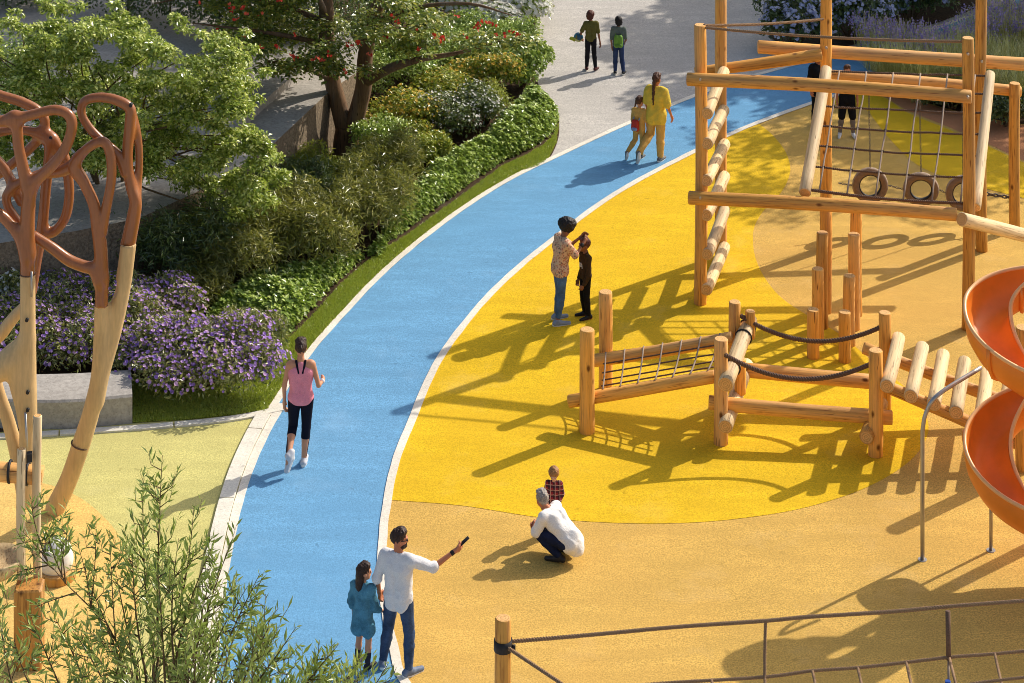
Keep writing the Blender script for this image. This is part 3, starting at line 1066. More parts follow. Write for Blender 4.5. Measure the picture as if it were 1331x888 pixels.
for a, b, r_, l_ in ([(c + Vector((0, 0, 0.31)), Vector((c.x, 40.95, 2.45)), 0.0045, 0.06) for c in tc] +
                    [(tc[0] + Vector((0.31, 0, 0)), tc[1] - Vector((0.31, 0, 0)), 0.006, 0.06), (tc[1] + Vector((0.31, 0, 0)), tc[2] - Vector((0.31, 0, 0)), 0.006, 0.06),
                     (tc[2] + Vector((0.31, 0, 0)), P(1314, 257, 40.82), 0.014, 0.1), (tc[0] - Vector((0.31, 0, 0)), P(1090, 238, 40.75), 0.006, 0.06)]):
    m2 = MB()
    chain(m2, a, b, r_, l_)
    m2.build('chain', M['chain'], sw, a)['kind'] = 'stuff'
for i, c in enumerate(tc):
    mb = MB()
    R0, r0, seg, sec = 0.255, 0.068, 34, 10
    vs = []
    for k in range(seg):
        a = 2 * math.pi * k / seg
        for j in range(sec):
            b = 2 * math.pi * j / sec
            q = R0 + r0 * math.cos(b) * (1.0 if math.cos(b) < 0.4 else 0.93 + (0.03 if k % 2 else 0))
            yy = math.sin(b) * r0 * 1.05
            vs.append((c.x + math.cos(a) * q, c.y + yy, c.z + math.sin(a) * q))
    fs, mi = [], []
    for k in range(seg):
        for j in range(sec):
            fs.append((k * sec + j, k * sec + (j + 1) % sec, ((k + 1) % seg) * sec + (j + 1) % sec, ((k + 1) % seg) * sec + j))
            mi.append(1 if j in (0, 9) else 0)
    b0 = len(mb.v)
    mb.add(vs, fs, 0, True)
    mb.m = mi
    # hollow inner lining
    o = mb.build('hanging_tyre', [M['tire'], M['tire_tread']], None, c)
    bm = bmesh.new(); bm.from_mesh(o.data); bmesh.ops.recalc_face_normals(bm, faces=bm.faces); bm.to_mesh(o.data); bm.free()
    if i == 1: o.rotation_euler = (R(9), 0, R(-6))
    m3 = MB()
    rr = R0 - r0 + 0.004
    m3.tube([c + Vector((math.cos(t) * rr, 0, math.sin(t) * rr)) for t in [k * math.pi / 12 for k in range(24)]], 0.042, 6, closed=True, flat=(0.35, 1))
    m3.build('inner_rim', M['black'], o, c)
    tag(o, ['worn hanging tyre closest to the left net pole', 'middle worn tyre of three hanging behind the net', 'worn hanging tyre half hidden by the right tower post'][i], 'tyre', 'tyres hanging on chains')

# ================================================================== LOW LOG COURSE: net bridge, balance beams, rolling log steps
course = empty('log_course', G(955, 560), 'low timber obstacle course with rope net bridge, balance beams and log steps', 'climbing course')
B = course
def cpost(x, yb, yt, r=0.104):
    return post(B, x, yb, yt, r=r)
cpost(763, 562, 428, 0.112); cpost(787, 507, 379, 0.106)
cpost(937, 577, 440, 0.104); cpost(955, 524, 392, 0.092)
cpost(1138, 592, 455, 0.106); cpost(1150, 539, 406, 0.094)
# net bridge
na0, na1 = P(739, 522, 33.68), P(930, 489, 33.36)
fa0, fa1 = P(770, 469, 34.62), P(952, 439, 34.2)
log('side_beam', na0, na1, 0.092, B); log('side_beam', fa0, fa1, 0.092, B)
mb = MB()
def nb(u, v):
    s0, s1 = na0.lerp(na1, 0.22 + 0.75 * u), fa0.lerp(fa1, 0.08 + 0.86 * u)
    return s0.lerp(s1, v) + Vector((0, 0, 0.075 - 0.07 * math.sin(math.pi * v)))
mb.tube([nb(i / 8, 0.03) for i in range(9)], 0.018, 6)
nbo = mb.build('bridge_net', M['rope_dark'], B, nb(0.5, 0.5))
nbo['label'] = 'dark rope net stretched between two slanting beams'
for v in (0.2, 0.4, 0.6, 0.8, 0.97):
    m2 = MB(); m2.tube([nb(i / 8, v) for i in range(9)], 0.012, 6)
    m2.build('rope', M['rope_dark'], nbo, nb(0.5, v))
for k in range(7):
    m2 = MB(); m2.tube([nb(0.02 + k * 0.158, i / 6) + Vector((0, 0, 0.016)) for i in range(7)], 0.013, 6)
    m2.build('rope', M['rope_pale'], nbo, nb(0.02 + k * 0.158, 0.5))
# cross logs at the middle posts
log('cross_log', P(943, 500, 32.95), P(975, 416, 34.66), 0.112, B, WPAL)
log('cross_log', P(943, 555, 32.95), P(971, 474, 34.6), 0.105, B, WPAL)
log('strut', P(962, 512, 33.7), P(962, 466, 33.7), 0.085, B)
log('strut', P(975, 440, 34.4), P(975, 404, 34.4), 0.075, B)
m2 = MB()
def ring(mb, a, b, t, r, rr=0.012):
    a, b = Vector(a), Vector(b)
    c = a.lerp(b, t); d = (b - a).normalized(); u = d.orthogonal().normalized(); v = d.cross(u)
    mb.tube([c + u * math.cos(k * math.pi / 8) * r + v * math.sin(k * math.pi / 8) * r for k in range(16)], rr, 5, closed=True)
for t in (0.25, 0.72, 0.88):
    ring(m2, P(943, 500, 32.95), P(975, 416, 34.66), t, 0.122)
m2.build('lashing', M['black'], B, P(955, 470, 33.5))['kind'] = 'stuff'
# balance beams
log('balance_beam', P(921, 523, 33.32), P(1160, 543, 33.02), 0.1, B)
log('balance_beam', P(968, 481, 34.35), P(1140, 497, 34.12), 0.105, B)
log('cross_log', P(1126, 569, 32.72), P(1146, 524, 33.6), 0.105, B)
# hand ropes
for a, b, d in ((P(962, 410, 34.4), P(1147, 424, 34.04), 0.3), (P(942, 461, 33.1), P(1132, 473, 32.9), 0.28)):
    m2 = MB(); twisted(m2, sag(a, b, d, 22), 0.034, 3, 0.12, 6)
    m2.build('hand_rope', M['rope_dark'], B, a)
# log steps running down behind the slide
sn0, sn1 = P(1140, 497, 32.95), P(1345, 586, 32.5)
sf0, sf1 = P(1122, 452, 34.1), P(1345, 536, 33.75)
log('side_beam', sn0, sn1, 0.088, B); log('side_beam', sf0, sf1, 0.088, B)
cn = [((1153, 503), 32.68, (1168, 441), 34.1), ((1184, 516), 32.62, (1199, 453), 34.05), ((1214, 526), 32.56, (1226, 463), 34.0), ((1243, 537), 32.5, (1254, 472), 33.95), ((1274, 548), 32.44, (1283, 487), 33.9), ((1304, 558), 32.4, (1312, 498), 33.85)]
for (a, za, b, zb) in cn:
    pa, pb = P(*a, za) + Vector((0, 0, 0.02)), P(*b, zb) + Vector((0, 0, 0.02))
    d = (pa - pb).normalized()
    log('step_log', pa + d * 0.03, pb, 0.1, B, WPAL)
log('post', G(1331, 610) - Vector((0, 0, 0.02)), G(1331, 610) + Vector((0, 0, 2.0)), 0.12, B)

# ================================================================== ORANGE SPIRAL SLIDE
ZS = 30.2
AX = P(1328, 500, ZS)
slide = empty('spiral_slide', (AX.x, AX.y, 0), 'orange spiral slide with rim coloured pale as if sunlit wound round a wooden column', 'slide')
def chute_frames():
    pitch = 1.76
    # angle: 0 = towards the camera (-Y), increasing anticlockwise seen from above reversed so that the chute falls back->left->front
    fr = []
    zleft = H0 - (410 - YH) * ZS / F          # rim height where the upper turn is leftmost
    n = 150
    for i in range(n + 1):
        t = -0.55 + 1.80 * i / n              # turns from the upper leftmost point; positive = lower
        th = math.pi + 2 * math.pi * t        # pi = left
        fr.append((th, zleft - (pitch * t if t > 0 else (0.95 * t + 0.81 * (t if t > -0.06 else -0.06)))))
    return fr
prof = [(0.735, 0.0), (0.745, -0.10), (0.72, -0.25), (0.65, -0.37), (0.54, -0.43), (0.40, -0.43), (0.27, -0.37), (0.19, -0.26), (0.15, -0.12), (0.15, -0.02)]
TH = 0.022
def offs(pr, d):
    out = []
    for i in range(len(pr)):
        a, b = np.array(pr[max(0, i - 1)]), np.array(pr[min(len(pr) - 1, i + 1)])
        t = (b - a) / np.linalg.norm(b - a)
        out.append(tuple(np.array(pr[i]) + d * np.array((t[1], -t[0]))))
    return out
inner = offs(prof, TH)
mb = MB()
fr = chute_frames()
np_ = len(prof)
vs = []
for th, z in fr:
    for (r, h) in prof + inner[::-1]:
        vs.append((AX.x + math.cos(th) * r, AX.y + math.sin(th) * r, z + h))
K = 2 * np_
fs = []
for i in range(len(fr) - 1):
    for k in range(K):
        if k == np_ - 1 or k == K - 1:
            continue
        fs.append((i * K + k, (i + 1) * K + k, (i + 1) * K + (k + 1) % K, i * K + (k + 1) % K))
mb.add(vs, fs, 0, True)
mb.add([vs[k] for k in range(K)], [tuple(range(K))], 0, False)
mb.add([vs[(len(fr) - 1) * K + k] for k in range(K)], [tuple(reversed(range(K)))], 0, False)
ch = mb.build('chute', M['slide'], slide, AX)
bm = bmesh.new(); bm.from_mesh(ch.data); bmesh.ops.recalc_face_normals(bm, faces=bm.faces); bm.to_mesh(ch.data); bm.free()
for r in (0.732, 0.143):
    m2 = MB()
    m2.tube([(AX.x + math.cos(th) * r, AX.y + math.sin(th) * r, z + 0.004 - (0.01 if r < 0.5 else 0)) for th, z in fr], 0.026, 8)
    m2.build('rim', M['slide_rim_lit'], slide, AX)
# straight run-out at the foot of the slide
th, z = fr[-1]
c0 = Vector((AX.x + math.cos(th) * 0.0, AX.y + math.sin(th) * 0.0, z))
tg = Vector((-math.sin(th), math.cos(th), 0)); rd = Vector((math.cos(th), math.sin(th), 0))
mb = MB(); vs, fs = [], []
for i in range(5):
    o_ = c0 + tg * (0.45 * i) - Vector((0, 0, 0.05 * min(i, 2)))
    for (r, h) in prof + inner[::-1]:
        vs.append(o_ + rd * r + Vector((0, 0, h)))
for i in range(4):
    for k in range(K):
        fs.append((i * K + k, (i + 1) * K + k, (i + 1) * K + (k + 1) % K, i * K + (k + 1) % K))
mb.add(vs, fs, 0, True)
ro = mb.build('run_out', M['slide'], slide, AX)
bm = bmesh.new(); bm.from_mesh(ro.data); bmesh.ops.recalc_face_normals(bm, faces=bm.faces); bm.to_mesh(ro.data); bm.free()
# joints between the moulded sections
m2 = MB()
for q in (22, 56, 90, 124):
    th, z = fr[q]
    m2.tube([(AX.x + math.cos(th) * r, AX.y + math.sin(th) * r, z + h) for r, h in offs(prof, -0.012)], 0.03, 5)
m2.build('section_joint', M['slide'], slide, AX)['kind'] = 'stuff'
# the deck the slide starts from stands just outside the right edge
deck = empty('slide_tower', (9.0, 30.25, 0), 'timber slide tower beyond the right edge with plank deck', 'play tower')
for x in (7.95, 10.05):
    for y in (29.2, 31.3):
        log('post', (x, y, -0.02), (x, y, 4.2), 0.1, deck)
for i in range(14):
    mb = MB(); mb.box((8.03 + i * 0.152, 30.25, 3.02), (0.135, 2.3, 0.045), 0, 0, 0.006)
    mb.build('plank', M['wood_pale'], deck, Vector((8.03 + i * 0.152, 30.25, 3.02)))
for z in (2.88, 3.9):
    log('beam', (7.7, 29.05, z), (10.3, 29.05, z), 0.09, deck)
    log('beam', (7.7, 31.45, z), (10.3, 31.45, z), 0.09, deck)
# steel supports: bent pole at the front left, straight one under the chute
a = G(1199, 728)
top = H0 - (545 - YH) * a.y / F
b = P(1275, 478, 30.6)
pole = [a, a + Vector((0, 0, top * 0.5))] + [tuple(v) for v in spl([a + Vector((0, 0, top - 0.15)), a + Vector((0.05, 0.01, top + 0.08)), a + Vector((0.22, 0.05, top + 0.3)), b], 6)]
m2 = MB(); m2.tube(pole, 0.028, 10); o = m2.build('support_pole', M['steel'], slide, a)
a = G(1288, 716)
m2 = MB(); m2.tube([a, a + Vector((0, 0, 1.0))], 0.024, 10); m2.build('support_pole', M['steel'], slide, a)
m2 = MB()
for q in (G(1199, 728), G(1288, 716)):
    m2.tube([q, q + Vector((0, 0, 0.012))], 0.06, 12)
m2.build('foot_plate', M['steel'], slide, G(1199, 728))['kind'] = 'stuff'

# ================================================================== ROPE CLIMBING NET in the foreground, hung from a post
DN = 24.2
npost = empty('rope_net_frame', G(1000, 1150), 'rope climbing net hanging from a post with a black collar, bottom right', 'climbing net')
pb = P(654, 803, DN)
log('post', Vector((pb.x, pb.y, -0.02)), pb, 0.084, npost)
c = P(654, 838, DN)
m2 = MB()
m2.tube([c - Vector((0, 0, 0.055)), c + Vector((0, 0, 0.055))], 0.098, 16)
m2.tube([c + Vector((0.09, 0, -0.03)), c + Vector((0.13, 0, -0.03))], 0.03, 8)
m2.build('collar', M['black'], npost, c)['kind'] = 'stuff'
main = spl([P(664, 834, DN), P(760, 826, DN), P(880, 815, DN), P(995, 807, DN), P(1050, 802, DN), P(1160, 795, DN), P(1250, 787, DN), P(1420, 775, DN)], 6)
def net_line(nm, pts, r, mat, par=npost, tw=True):
    m2 = MB()
    if tw: twisted(m2, pts, r, 3, 0.09, 5)
    else: m2.tube(pts, r, 7)
    return m2.build(nm, mat, par, pts[0])
net_line('edge_rope', main, 0.021, M['rope'])
net_line('edge_rope', [P(660, 842, DN - 0.05), P(690, 862, DN - 0.5), P(735, 892, DN - 1.0), P(800, 940, DN - 1.6)], 0.02, M['rope'])
low = spl([P(800, 893, DN - .2), P(880, 887, DN - .2), P(995, 880, DN - .2), P(1056, 872, DN - .2), P(1115, 868, DN - .2), P(1178, 861, DN - .2), P(1238, 854, DN - .2), P(1293, 850, DN - .2), P(1420, 838, DN - .2)], 5)
lo = net_line('edge_rope', low, 0.018, M['rope'])
net_line('hanger_rope', [P(995, 806, DN), P(994, 850, DN - .1), P(994, 880, DN - .2), P(997, 930, DN - .6)], 0.018, M['rope'])
net_line('mesh_rope', spl([P(1180, 905, DN - 0.9), P(1240, 893, DN - .9), P(1300, 884, DN - .9), P(1420, 872, DN - .9)], 4), 0.016, M['rope'])
for x, y in ((925, 884), (1056, 872), (1115, 868), (1178, 861), (1293, 850), (1350, 845)):
    net_line('mesh_rope', [P(x, y, DN - .2), P(x + 5, y + 22, DN - .55), P(x + 14, y + 60, DN - 1.2)], 0.016, M['rope'])
net_line('mesh_rope', [P(1234, 855, DN - .2), P(1245, 900, DN - .9)], 0.016, M['rope'], tw=False)
a, b = P(1232, 794, DN - .1), P(1233, 858, DN - .2)
m2 = MB(); m2.tube([a, b], 0.026, 8); m2.build('rod', M['rope_dark'], npost, a)
m2 = MB(); m2.tube([b, P(1233, 886, DN - .4)], 0.014, 6); m2.build('hanger_rope', M['rope_pale'], npost, b)
q = P(1232, 889, DN - .42)
m2 = MB(); m2.tube([q + Vector((0, 0, 0.03)), q - Vector((0, 0, 0.04))], 0.03, 8)
m2.build('connector', mat_plain('blue connector', srgb(40, 80, 160), 0.4), npost, q)
for k in range(5):
    p = main[8 * k + 6]
pend = P(1424, 775, DN)
log('post', Vector((pend[0], pend[1], -0.02)), Vector(pend) + Vector((0, 0, 0.4)), 0.084, npost)
# ================================================================== TREE-LIKE WOODEN SCULPTURE, far left
DS = 31.0
sculpt = empty('branching_sculpture', G(40, 655), 'tall branching timber sculpture with looping brown tops and pale legs', 'sculpture')
def tr(pts, d=0.0, r=0.075):
    """trace: (x, y[, radius px]) -> list of capsules"""
    q = [(p[0], p[1], (p[2] * 1.0 if len(p) > 2 else r * 97)) for p in pts]
    s = spl(q, 5)
    out = []
    for a, b in zip(s[:-1], s[1:]):
        da = d(a[1]) if callable(d) else d
        db = d(b[1]) if callable(d) else d
        out.append(('c', tuple(P(a[0], a[1], DS + da)), tuple(P(b[0], b[1], DS + db)), a[2] / 97, b[2] / 97))
    return [('g', out)]
def solid(name, prims, mat, parent, vox=0.02, k=0.095, joints=()):
    o = parent_world(parent)
    cuts = [('e', tuple(P(x, y + s * 21.0, DS + d)), (0.2165, 0.2165, 0.2165)) for x, y, d, s in joints]
    V, Q = sdf_mesh(prims, vox, k, cuts)
    me = mesh_np(name, V - np.array(o), Q, mat, smooth=True)
    return link(name, me, parent, o)
# brown tops
Ltop = (tr([(36, 356, 9.5), (36, 320, 9.5), (36, 282, 9.5), (39, 252, 9), (48, 234, 8), (67, 216, 7.5), (83, 196, 7), (92, 174, 7), (93, 157, 7), (86, 147, 6.5), (70, 143, 6.5), (47, 148, 6.5), (24, 154, 7), (0, 158, 7.5), (-30, 160, 7.5)], -0.2)
        + tr([(18, 152, 8), (22, 166, 7.5), (24, 190, 7), (29, 214, 7.5), (35, 240, 8.5)], -0.2)
        + tr([(36, 330, 9), (26, 308, 8), (15, 294, 7), (0, 279, 7), (-30, 262, 7)], -0.2)
        + tr([(33, 300, 6), (20, 284, 6), (10, 268, 5.5), (9, 252, 5.5), (26, 237, 5.5), (52, 227, 6.5), (80, 222, 8), (97, 214, 9)], 0.0)
        + tr([(28, 262, 6.5), (14, 234, 6.5), (0, 212, 6.5), (-25, 190, 6.5)], 0.1))
Lback = (tr([(-30, 112, 6.5), (0, 124, 6.5), (26, 132, 6.5), (48, 143, 6.5), (58, 156, 6.5), (55, 174, 6.5), (39, 193, 6.5), (16, 213, 6.5), (-4, 228, 6.5), (-30, 240, 6.5)], 0.5)
         + tr([(-20, 178, 6), (0, 172, 6), (18, 169, 6), (40, 171, 6), (64, 178, 6.5), (76, 192, 6.5), (84, 206, 7), (88, 226, 6.5), (90, 254, 6.5), (85, 282, 6.5), (71, 301, 6.5), (56, 306, 7), (48, 330, 8), (43, 380, 5)], 0.45)
         + tr([(66, 182, 8), (64, 206, 7.5), (60, 240, 7), (57, 275, 7), (54, 303, 7.5)], 0.45))
Mtop = (tr([(132, 396, 8.5), (132, 360, 9), (131, 326, 9), (127, 296, 8.5), (122, 266, 7.5), (109, 237, 7.5), (97, 216, 9), (109, 197, 6.5), (127, 185, 6.5), (138, 187, 6.5), (144, 204, 6.5), (145, 230, 6.5), (141, 256, 6.5), (136, 280, 7), (132, 302, 8)], -0.05)
        + tr([(44, 307, 6.5), (66, 321, 7), (89, 338, 7.5), (108, 346, 7.5), (121, 350, 8), (130, 362, 9)], -0.05))
Rtop = (tr([(166, 320, 10), (170, 300, 9.5), (174, 280, 9), (176, 262, 8), (170, 242, 7), (166, 218, 7), (166, 190, 7), (169, 158, 7), (168, 140, 7), (147, 129, 6.5), (124, 127, 6), (109, 133, 6), (106, 148, 5.5), (116, 166, 5.5), (131, 182, 6), (154, 203, 7), (164, 224, 8)], 0.1)
        + tr([(176, 262, 7), (180, 232, 5), (181, 200, 5), (178, 170, 5), (170, 142, 6)], 0.22))
for nm, pr, jt in (('branch_loop', Ltop, [(36, 357, -.2, 1)]), ('branch_loop', Lback, []), ('branch_loop', Mtop, [(132, 397, -.05, 1)]), ('branch_loop', Rtop, [(166, 320, .1, 1)])):
    solid(nm, pr, M['wood_brown'], sculpt, joints=jt)
# pale legs
lean = lambda y: 0.0 + (y - 400) * 0.0012
Lleg = (tr([(36, 356, 9.6), (36, 420, 10), (36, 470, 11), (36, 520, 11), (35, 580, 10), (33, 625, 10), (32, 652, 10)], -0.2)
        + tr([(34, 440, 8), (16, 462, 14), (4, 476, 16), (-20, 490, 16)], -0.18)
        + tr([(20, 470, 14), (28, 505, 14), (36, 545, 10)], -0.18)
        + tr([(40, 392, 6), (26, 404, 7), (12, 420, 8), (0, 436, 8), (-25, 458, 8)], 0.4))
Mleg = (tr([(132, 396, 9), (131, 440, 9.5), (128, 490, 10), (120, 530, 11), (106, 576, 12), (90, 622, 12), (72, 660, 13)], lean)
        + tr([(167, 318, 10), (160, 370, 10.5), (150, 420, 10.5), (140, 462, 9.5), (132, 494, 8), (126, 520, 9)], lambda y: 0.1 + (y - 400) * 0.0008))
vleg = tr([(-12, 470, 8), (-2, 510, 8), (10, 545, 8.5), (22, 592, 9), (30, 640, 9)], -0.1)
solid('leg', Lleg, M['sculpt_pale'], sculpt, joints=[(36, 356, -.2, -1)]); solid('leg', Mleg, M['sculpt_pale'], sculpt, joints=[(132, 396, 0, -1), (167, 319, .05, -1)]); solid('leg', vleg, M['sculpt_pale'], sculpt)
mb = MB()
def band_ring(mb, x, y, d, r, tilt=(0, 0, 1), h=0.02):
    c = P(x, y, DS + d); t = Vector(tilt).normalized(); u = t.orthogonal().normalized(); v = t.cross(u)
    mb.tube([c + u * math.cos(k * math.pi / 9) * r + v * math.sin(k * math.pi / 9) * r for k in range(18)], h * 0.5, 5, closed=True)
band_ring(mb, 36, 356, -0.2, 0.098); band_ring(mb, 132, 396, 0, 0.09); band_ring(mb, 166.5, 319, 0.1, 0.102, (0.1, 0, 1)); band_ring(mb, 104, 578, 0.2, 0.122, (0.35, 0, 1))
mb.build('joint_ring', M['rope_dark'], sculpt, P(36, 356, DS))['kind'] = 'stuff'
mb = MB()
for x, y, d in ((35, 416, -0.32), (36, 510, -0.34), (36, 533, -0.34), (170, 137, 0.02), (66, 179, 0.38)):
    c = P(x, y, DS + d)
    mb.tube([c + Vector((0, 0.06, 0)), c - Vector((0, 0.02, 0))], 0.024, 8)
mb.build('bolt_hole', M['black'], sculpt, P(35, 416, DS))['kind'] = 'stuff'
mb = MB(); mb.tube([P(41, 353, DS - .33), P(41, 386, DS - .33)], 0.014, 6)
mb.tube([P(33, 536, DS - .36), P(36, 600, DS - .4)], 0.016, 6)
mb.build('steel_rod', M['steel'], sculpt, P(41, 370, DS))['kind'] = 'stuff'

# ------------------------------------------------------------------ play post with two poles, log arm and bowl in front of it
dp = 27.95
ppost = empty('play_post', G(38, 862), 'amber square post carrying two thin poles, a log arm and a wooden bowl', 'play post')
mb = MB()
top = P(38, 752, dp).z
b = G(38, 864)
mb.box((b.x, b.y, top / 2), (0.33, 0.30, top), 0.06, 0, 0.02)
mb.build('base_post', M['box_wood'], ppost, b)
log('pole', P(28, 752, dp - .06), P(28, 583, dp - .06), 0.054, ppost, WPAL)
log('pole', P(49, 752, dp + .08), P(49, 540, dp + .08), 0.054, ppost, WPAL)
arm = log('log_arm', P(-60, 608, dp + .12), P(56, 618, dp + .2), 0.115, ppost)
mb = MB()
for x, y in ((13, 613), (36, 616)):
    c = P(x, y, dp + .15)
    mb.tube([c + Vector((0, math.cos(k * math.pi / 8) * .122, math.sin(k * math.pi / 8) * .122)) for k in range(16)], 0.018, 5, closed=True)
c = P(38, 594, dp - 0.02)
mb.box(tuple(c), (0.07, 0.08, 0.1), 0.2)
mb.build('strap', M['black'], ppost, P(20, 614, dp))['kind'] = 'stuff'
mb = MB()
c = P(-2, 735, dp)
prof_b = [(0.02, -0.16), (0.25, -0.12), (0.42, -0.02), (0.50, 0.10), (0.47, 0.12), (0.38, 0.06), (0.2, -0.01), (0.0, -0.03)]
vs, fs = [], []
sg = 28
for k in range(sg):
    a = 2 * math.pi * k / sg
    for r_, h_ in prof_b:
        vs.append((c.x + r_ * 0.62 * math.cos(a), c.y + r_ * 0.62 * math.sin(a), c.z + h_))
for k in range(sg):
    for j in range(len(prof_b) - 1):
        q = len(prof_b)
        fs.append((k * q + j, ((k + 1) % sg) * q + j, ((k + 1) % sg) * q + j + 1, k * q + j + 1))
mb.add(vs, fs, 0, True)
mb.build('bowl', M['wood_pale'], ppost, c)
# white round stone on a timber ring behind the twigs
st = G(74, 752)
V, Q = sdf_mesh([('e', (st.x, st.y, 0.30), (0.20, 0.2, 0.22)), ('e', (st.x - .02, st.y, 0.22), (0.22, 0.2, 0.16))], 0.02, 0.06)
me = mesh_np('play_boulder', V - np.array(st), Q, mat_plain('white stone', srgb(226, 222, 214), 0.7, 0.06, 12, bstr=0.2), smooth=True)
o = link('play_boulder', me, None, st)
tag(o, 'smooth white boulder on a timber ring behind the leafy twigs', 'boulder')
log('timber_ring', (st.x, st.y, 0.0), (st.x, st.y, 0.12), 0.24, o)
# ================================================================== PEOPLE
SKIN = {'tan': mat_plain('tan skin', srgb(196, 140, 108), 0.5, 0.06, 20), 'light': mat_plain('light skin', srgb(214, 164, 134), 0.5, 0.06, 20),
        'brown': mat_plain('brown skin', srgb(142, 94, 68), 0.5, 0.06, 20), 'warm': mat_plain('warm skin', srgb(184, 116, 82), 0.5, 0.06, 20)}
EYE = mat_plain('dark eye', srgb(30, 24, 20), 0.2, 0.0)
def cloth(name, c, var=0.10, sc_=9.0, b=0.5):
    m, t, nd, lk, bs = new_mat(name)
    o = coord(nd, 'Object')
    n = noise_tex(nd, lk, o, sc_, 4.0, 0.6)
    f = noise_tex(nd, lk, o, 140.0, 1.0)
    col = ramp(nd, lk, n, [(0.3, scalec(c, 1 - var)), (0.7, scalec(c, 1 + var))])
    col = mixc(nd, lk, col, ramp(nd, lk, f, [(0.3, 0.86), (0.7, 1.1)]), 1.0, 'MULTIPLY')
    lk.new(col, bs.inputs['Base Color'])
    bs.inputs['Roughness'].default_value = 0.9
    bs.inputs['Specular IOR Level'].default_value = 0.1
    bump(nd, lk, bs, n, b, 0.05)
    return m
def denim(name, c):
    m, t, nd, lk, bs = new_mat(name)
    o = coord(nd, 'Object')
    n = noise_tex(nd, lk, o, 5.0, 4.0, 0.6)
    f = noise_tex(nd, lk, o, 180.0, 1.0)
    col = ramp(nd, lk, n, [(0.35, scalec(c, 0.75)), (0.65, scalec(c, 1.5))])
    col = mixc(nd, lk, col, ramp(nd, lk, f, [(0.3, 0.75), (0.7, 1.2)]), 1.0, 'MULTIPLY')
    lk.new(col, bs.inputs['Base Color'])
    bs.inputs['Roughness'].default_value = 0.85
    bs.inputs['Specular IOR Level'].default_value = 0.1
    bump(nd, lk, bs, n, 0.6, 0.05)
    return m
def floral(name):
    m, t, nd, lk, bs = new_mat(name)
    o = coord(nd, 'Object')
    v = N(nd, 'ShaderNodeTexVoronoi'); v.inputs['Scale'].default_value = 32.0
    lk.new(o, v.inputs['Vector'])
    sep = N(nd, 'ShaderNodeSeparateColor'); lk.new(v.outputs['Color'], sep.inputs[0])
    pc = ramp(nd, lk, sep.outputs[0], [(0.0, srgb(150, 84, 64)), (0.3, srgb(212, 152, 120)), (0.55, srgb(96, 92, 84)), (0.8, srgb(196, 120, 92)), (1.0, srgb(120, 112, 72))])
    fac = ramp(nd, lk, v.outputs['Distance'], [(0.36, 1.0), (0.56, 0.0)])
    col = mixc(nd, lk, srgb(212, 176, 142), pc, fac)
    lk.new(col, bs.inputs['Base Color']); bs.inputs['Roughness'].default_value = 0.9
    n = noise_tex(nd, lk, o, 9.0, 3.0); bump(nd, lk, bs, n, 0.5, 0.05)
    return m
def plaid(name):
    m, t, nd, lk, bs = new_mat(name)
    tc = N(nd, 'ShaderNodeTexCoord')
    outs = []
    for ax, sc_ in (('X', 9.0), ('Z', 9.0)):
        wv = N(nd, 'ShaderNodeTexWave', bands_direction=ax); wv.inputs['Scale'].default_value = sc_ * 0.55
        lk.new(tc.outputs['Object'], wv.inputs['Vector'])
        outs.append(ramp(nd, lk, wv.outputs[0], [(0.42, 0.25), (0.55, 1.0)]))
        thin = N(nd, 'ShaderNodeTexWave', bands_direction=ax); thin.inputs['Scale'].default_value = sc_ * 0.55; thin.inputs['Phase Offset'].default_value = 1.6
        lk.new(tc.outputs['Object'], thin.inputs['Vector'])
        outs.append(ramp(nd, lk, thin.outputs[0], [(0.94, 0.0), (0.98, 1.0)]))
    a = mixc(nd, lk, outs[0], outs[2], 1.0, 'MULTIPLY')
    col = mixc(nd, lk, srgb(30, 22, 30), srgb(150, 34, 40), a)
    mx = N(nd, 'ShaderNodeMath', operation='MAXIMUM'); lk.new(outs[1], mx.inputs[0]); lk.new(outs[3], mx.inputs[1])
    col = mixc(nd, lk, col, srgb(200, 150, 130), mx.outputs[0])
    lk.new(col, bs.inputs['Base Color']); bs.inputs['Roughness'].default_value = 0.9
    return m
HAIR = {k: mat_plain('hair ' + k, srgb(*c), 0.55, 0.35, 60, bstr=0.6, detail=2) for k, c in
        {'black': (30, 24, 22), 'darkbrown': (54, 36, 28), 'brown': (84, 54, 38), 'grey': (146, 136, 126), 'fair': (158, 112, 66), 'auburn': (92, 50, 38)}.items()}

def rz(v, a):
    c, s = math.cos(a), math.sin(a)
    return Vector((v[0] * c - v[1] * s, v[0] * s + v[1] * c, v[2]))

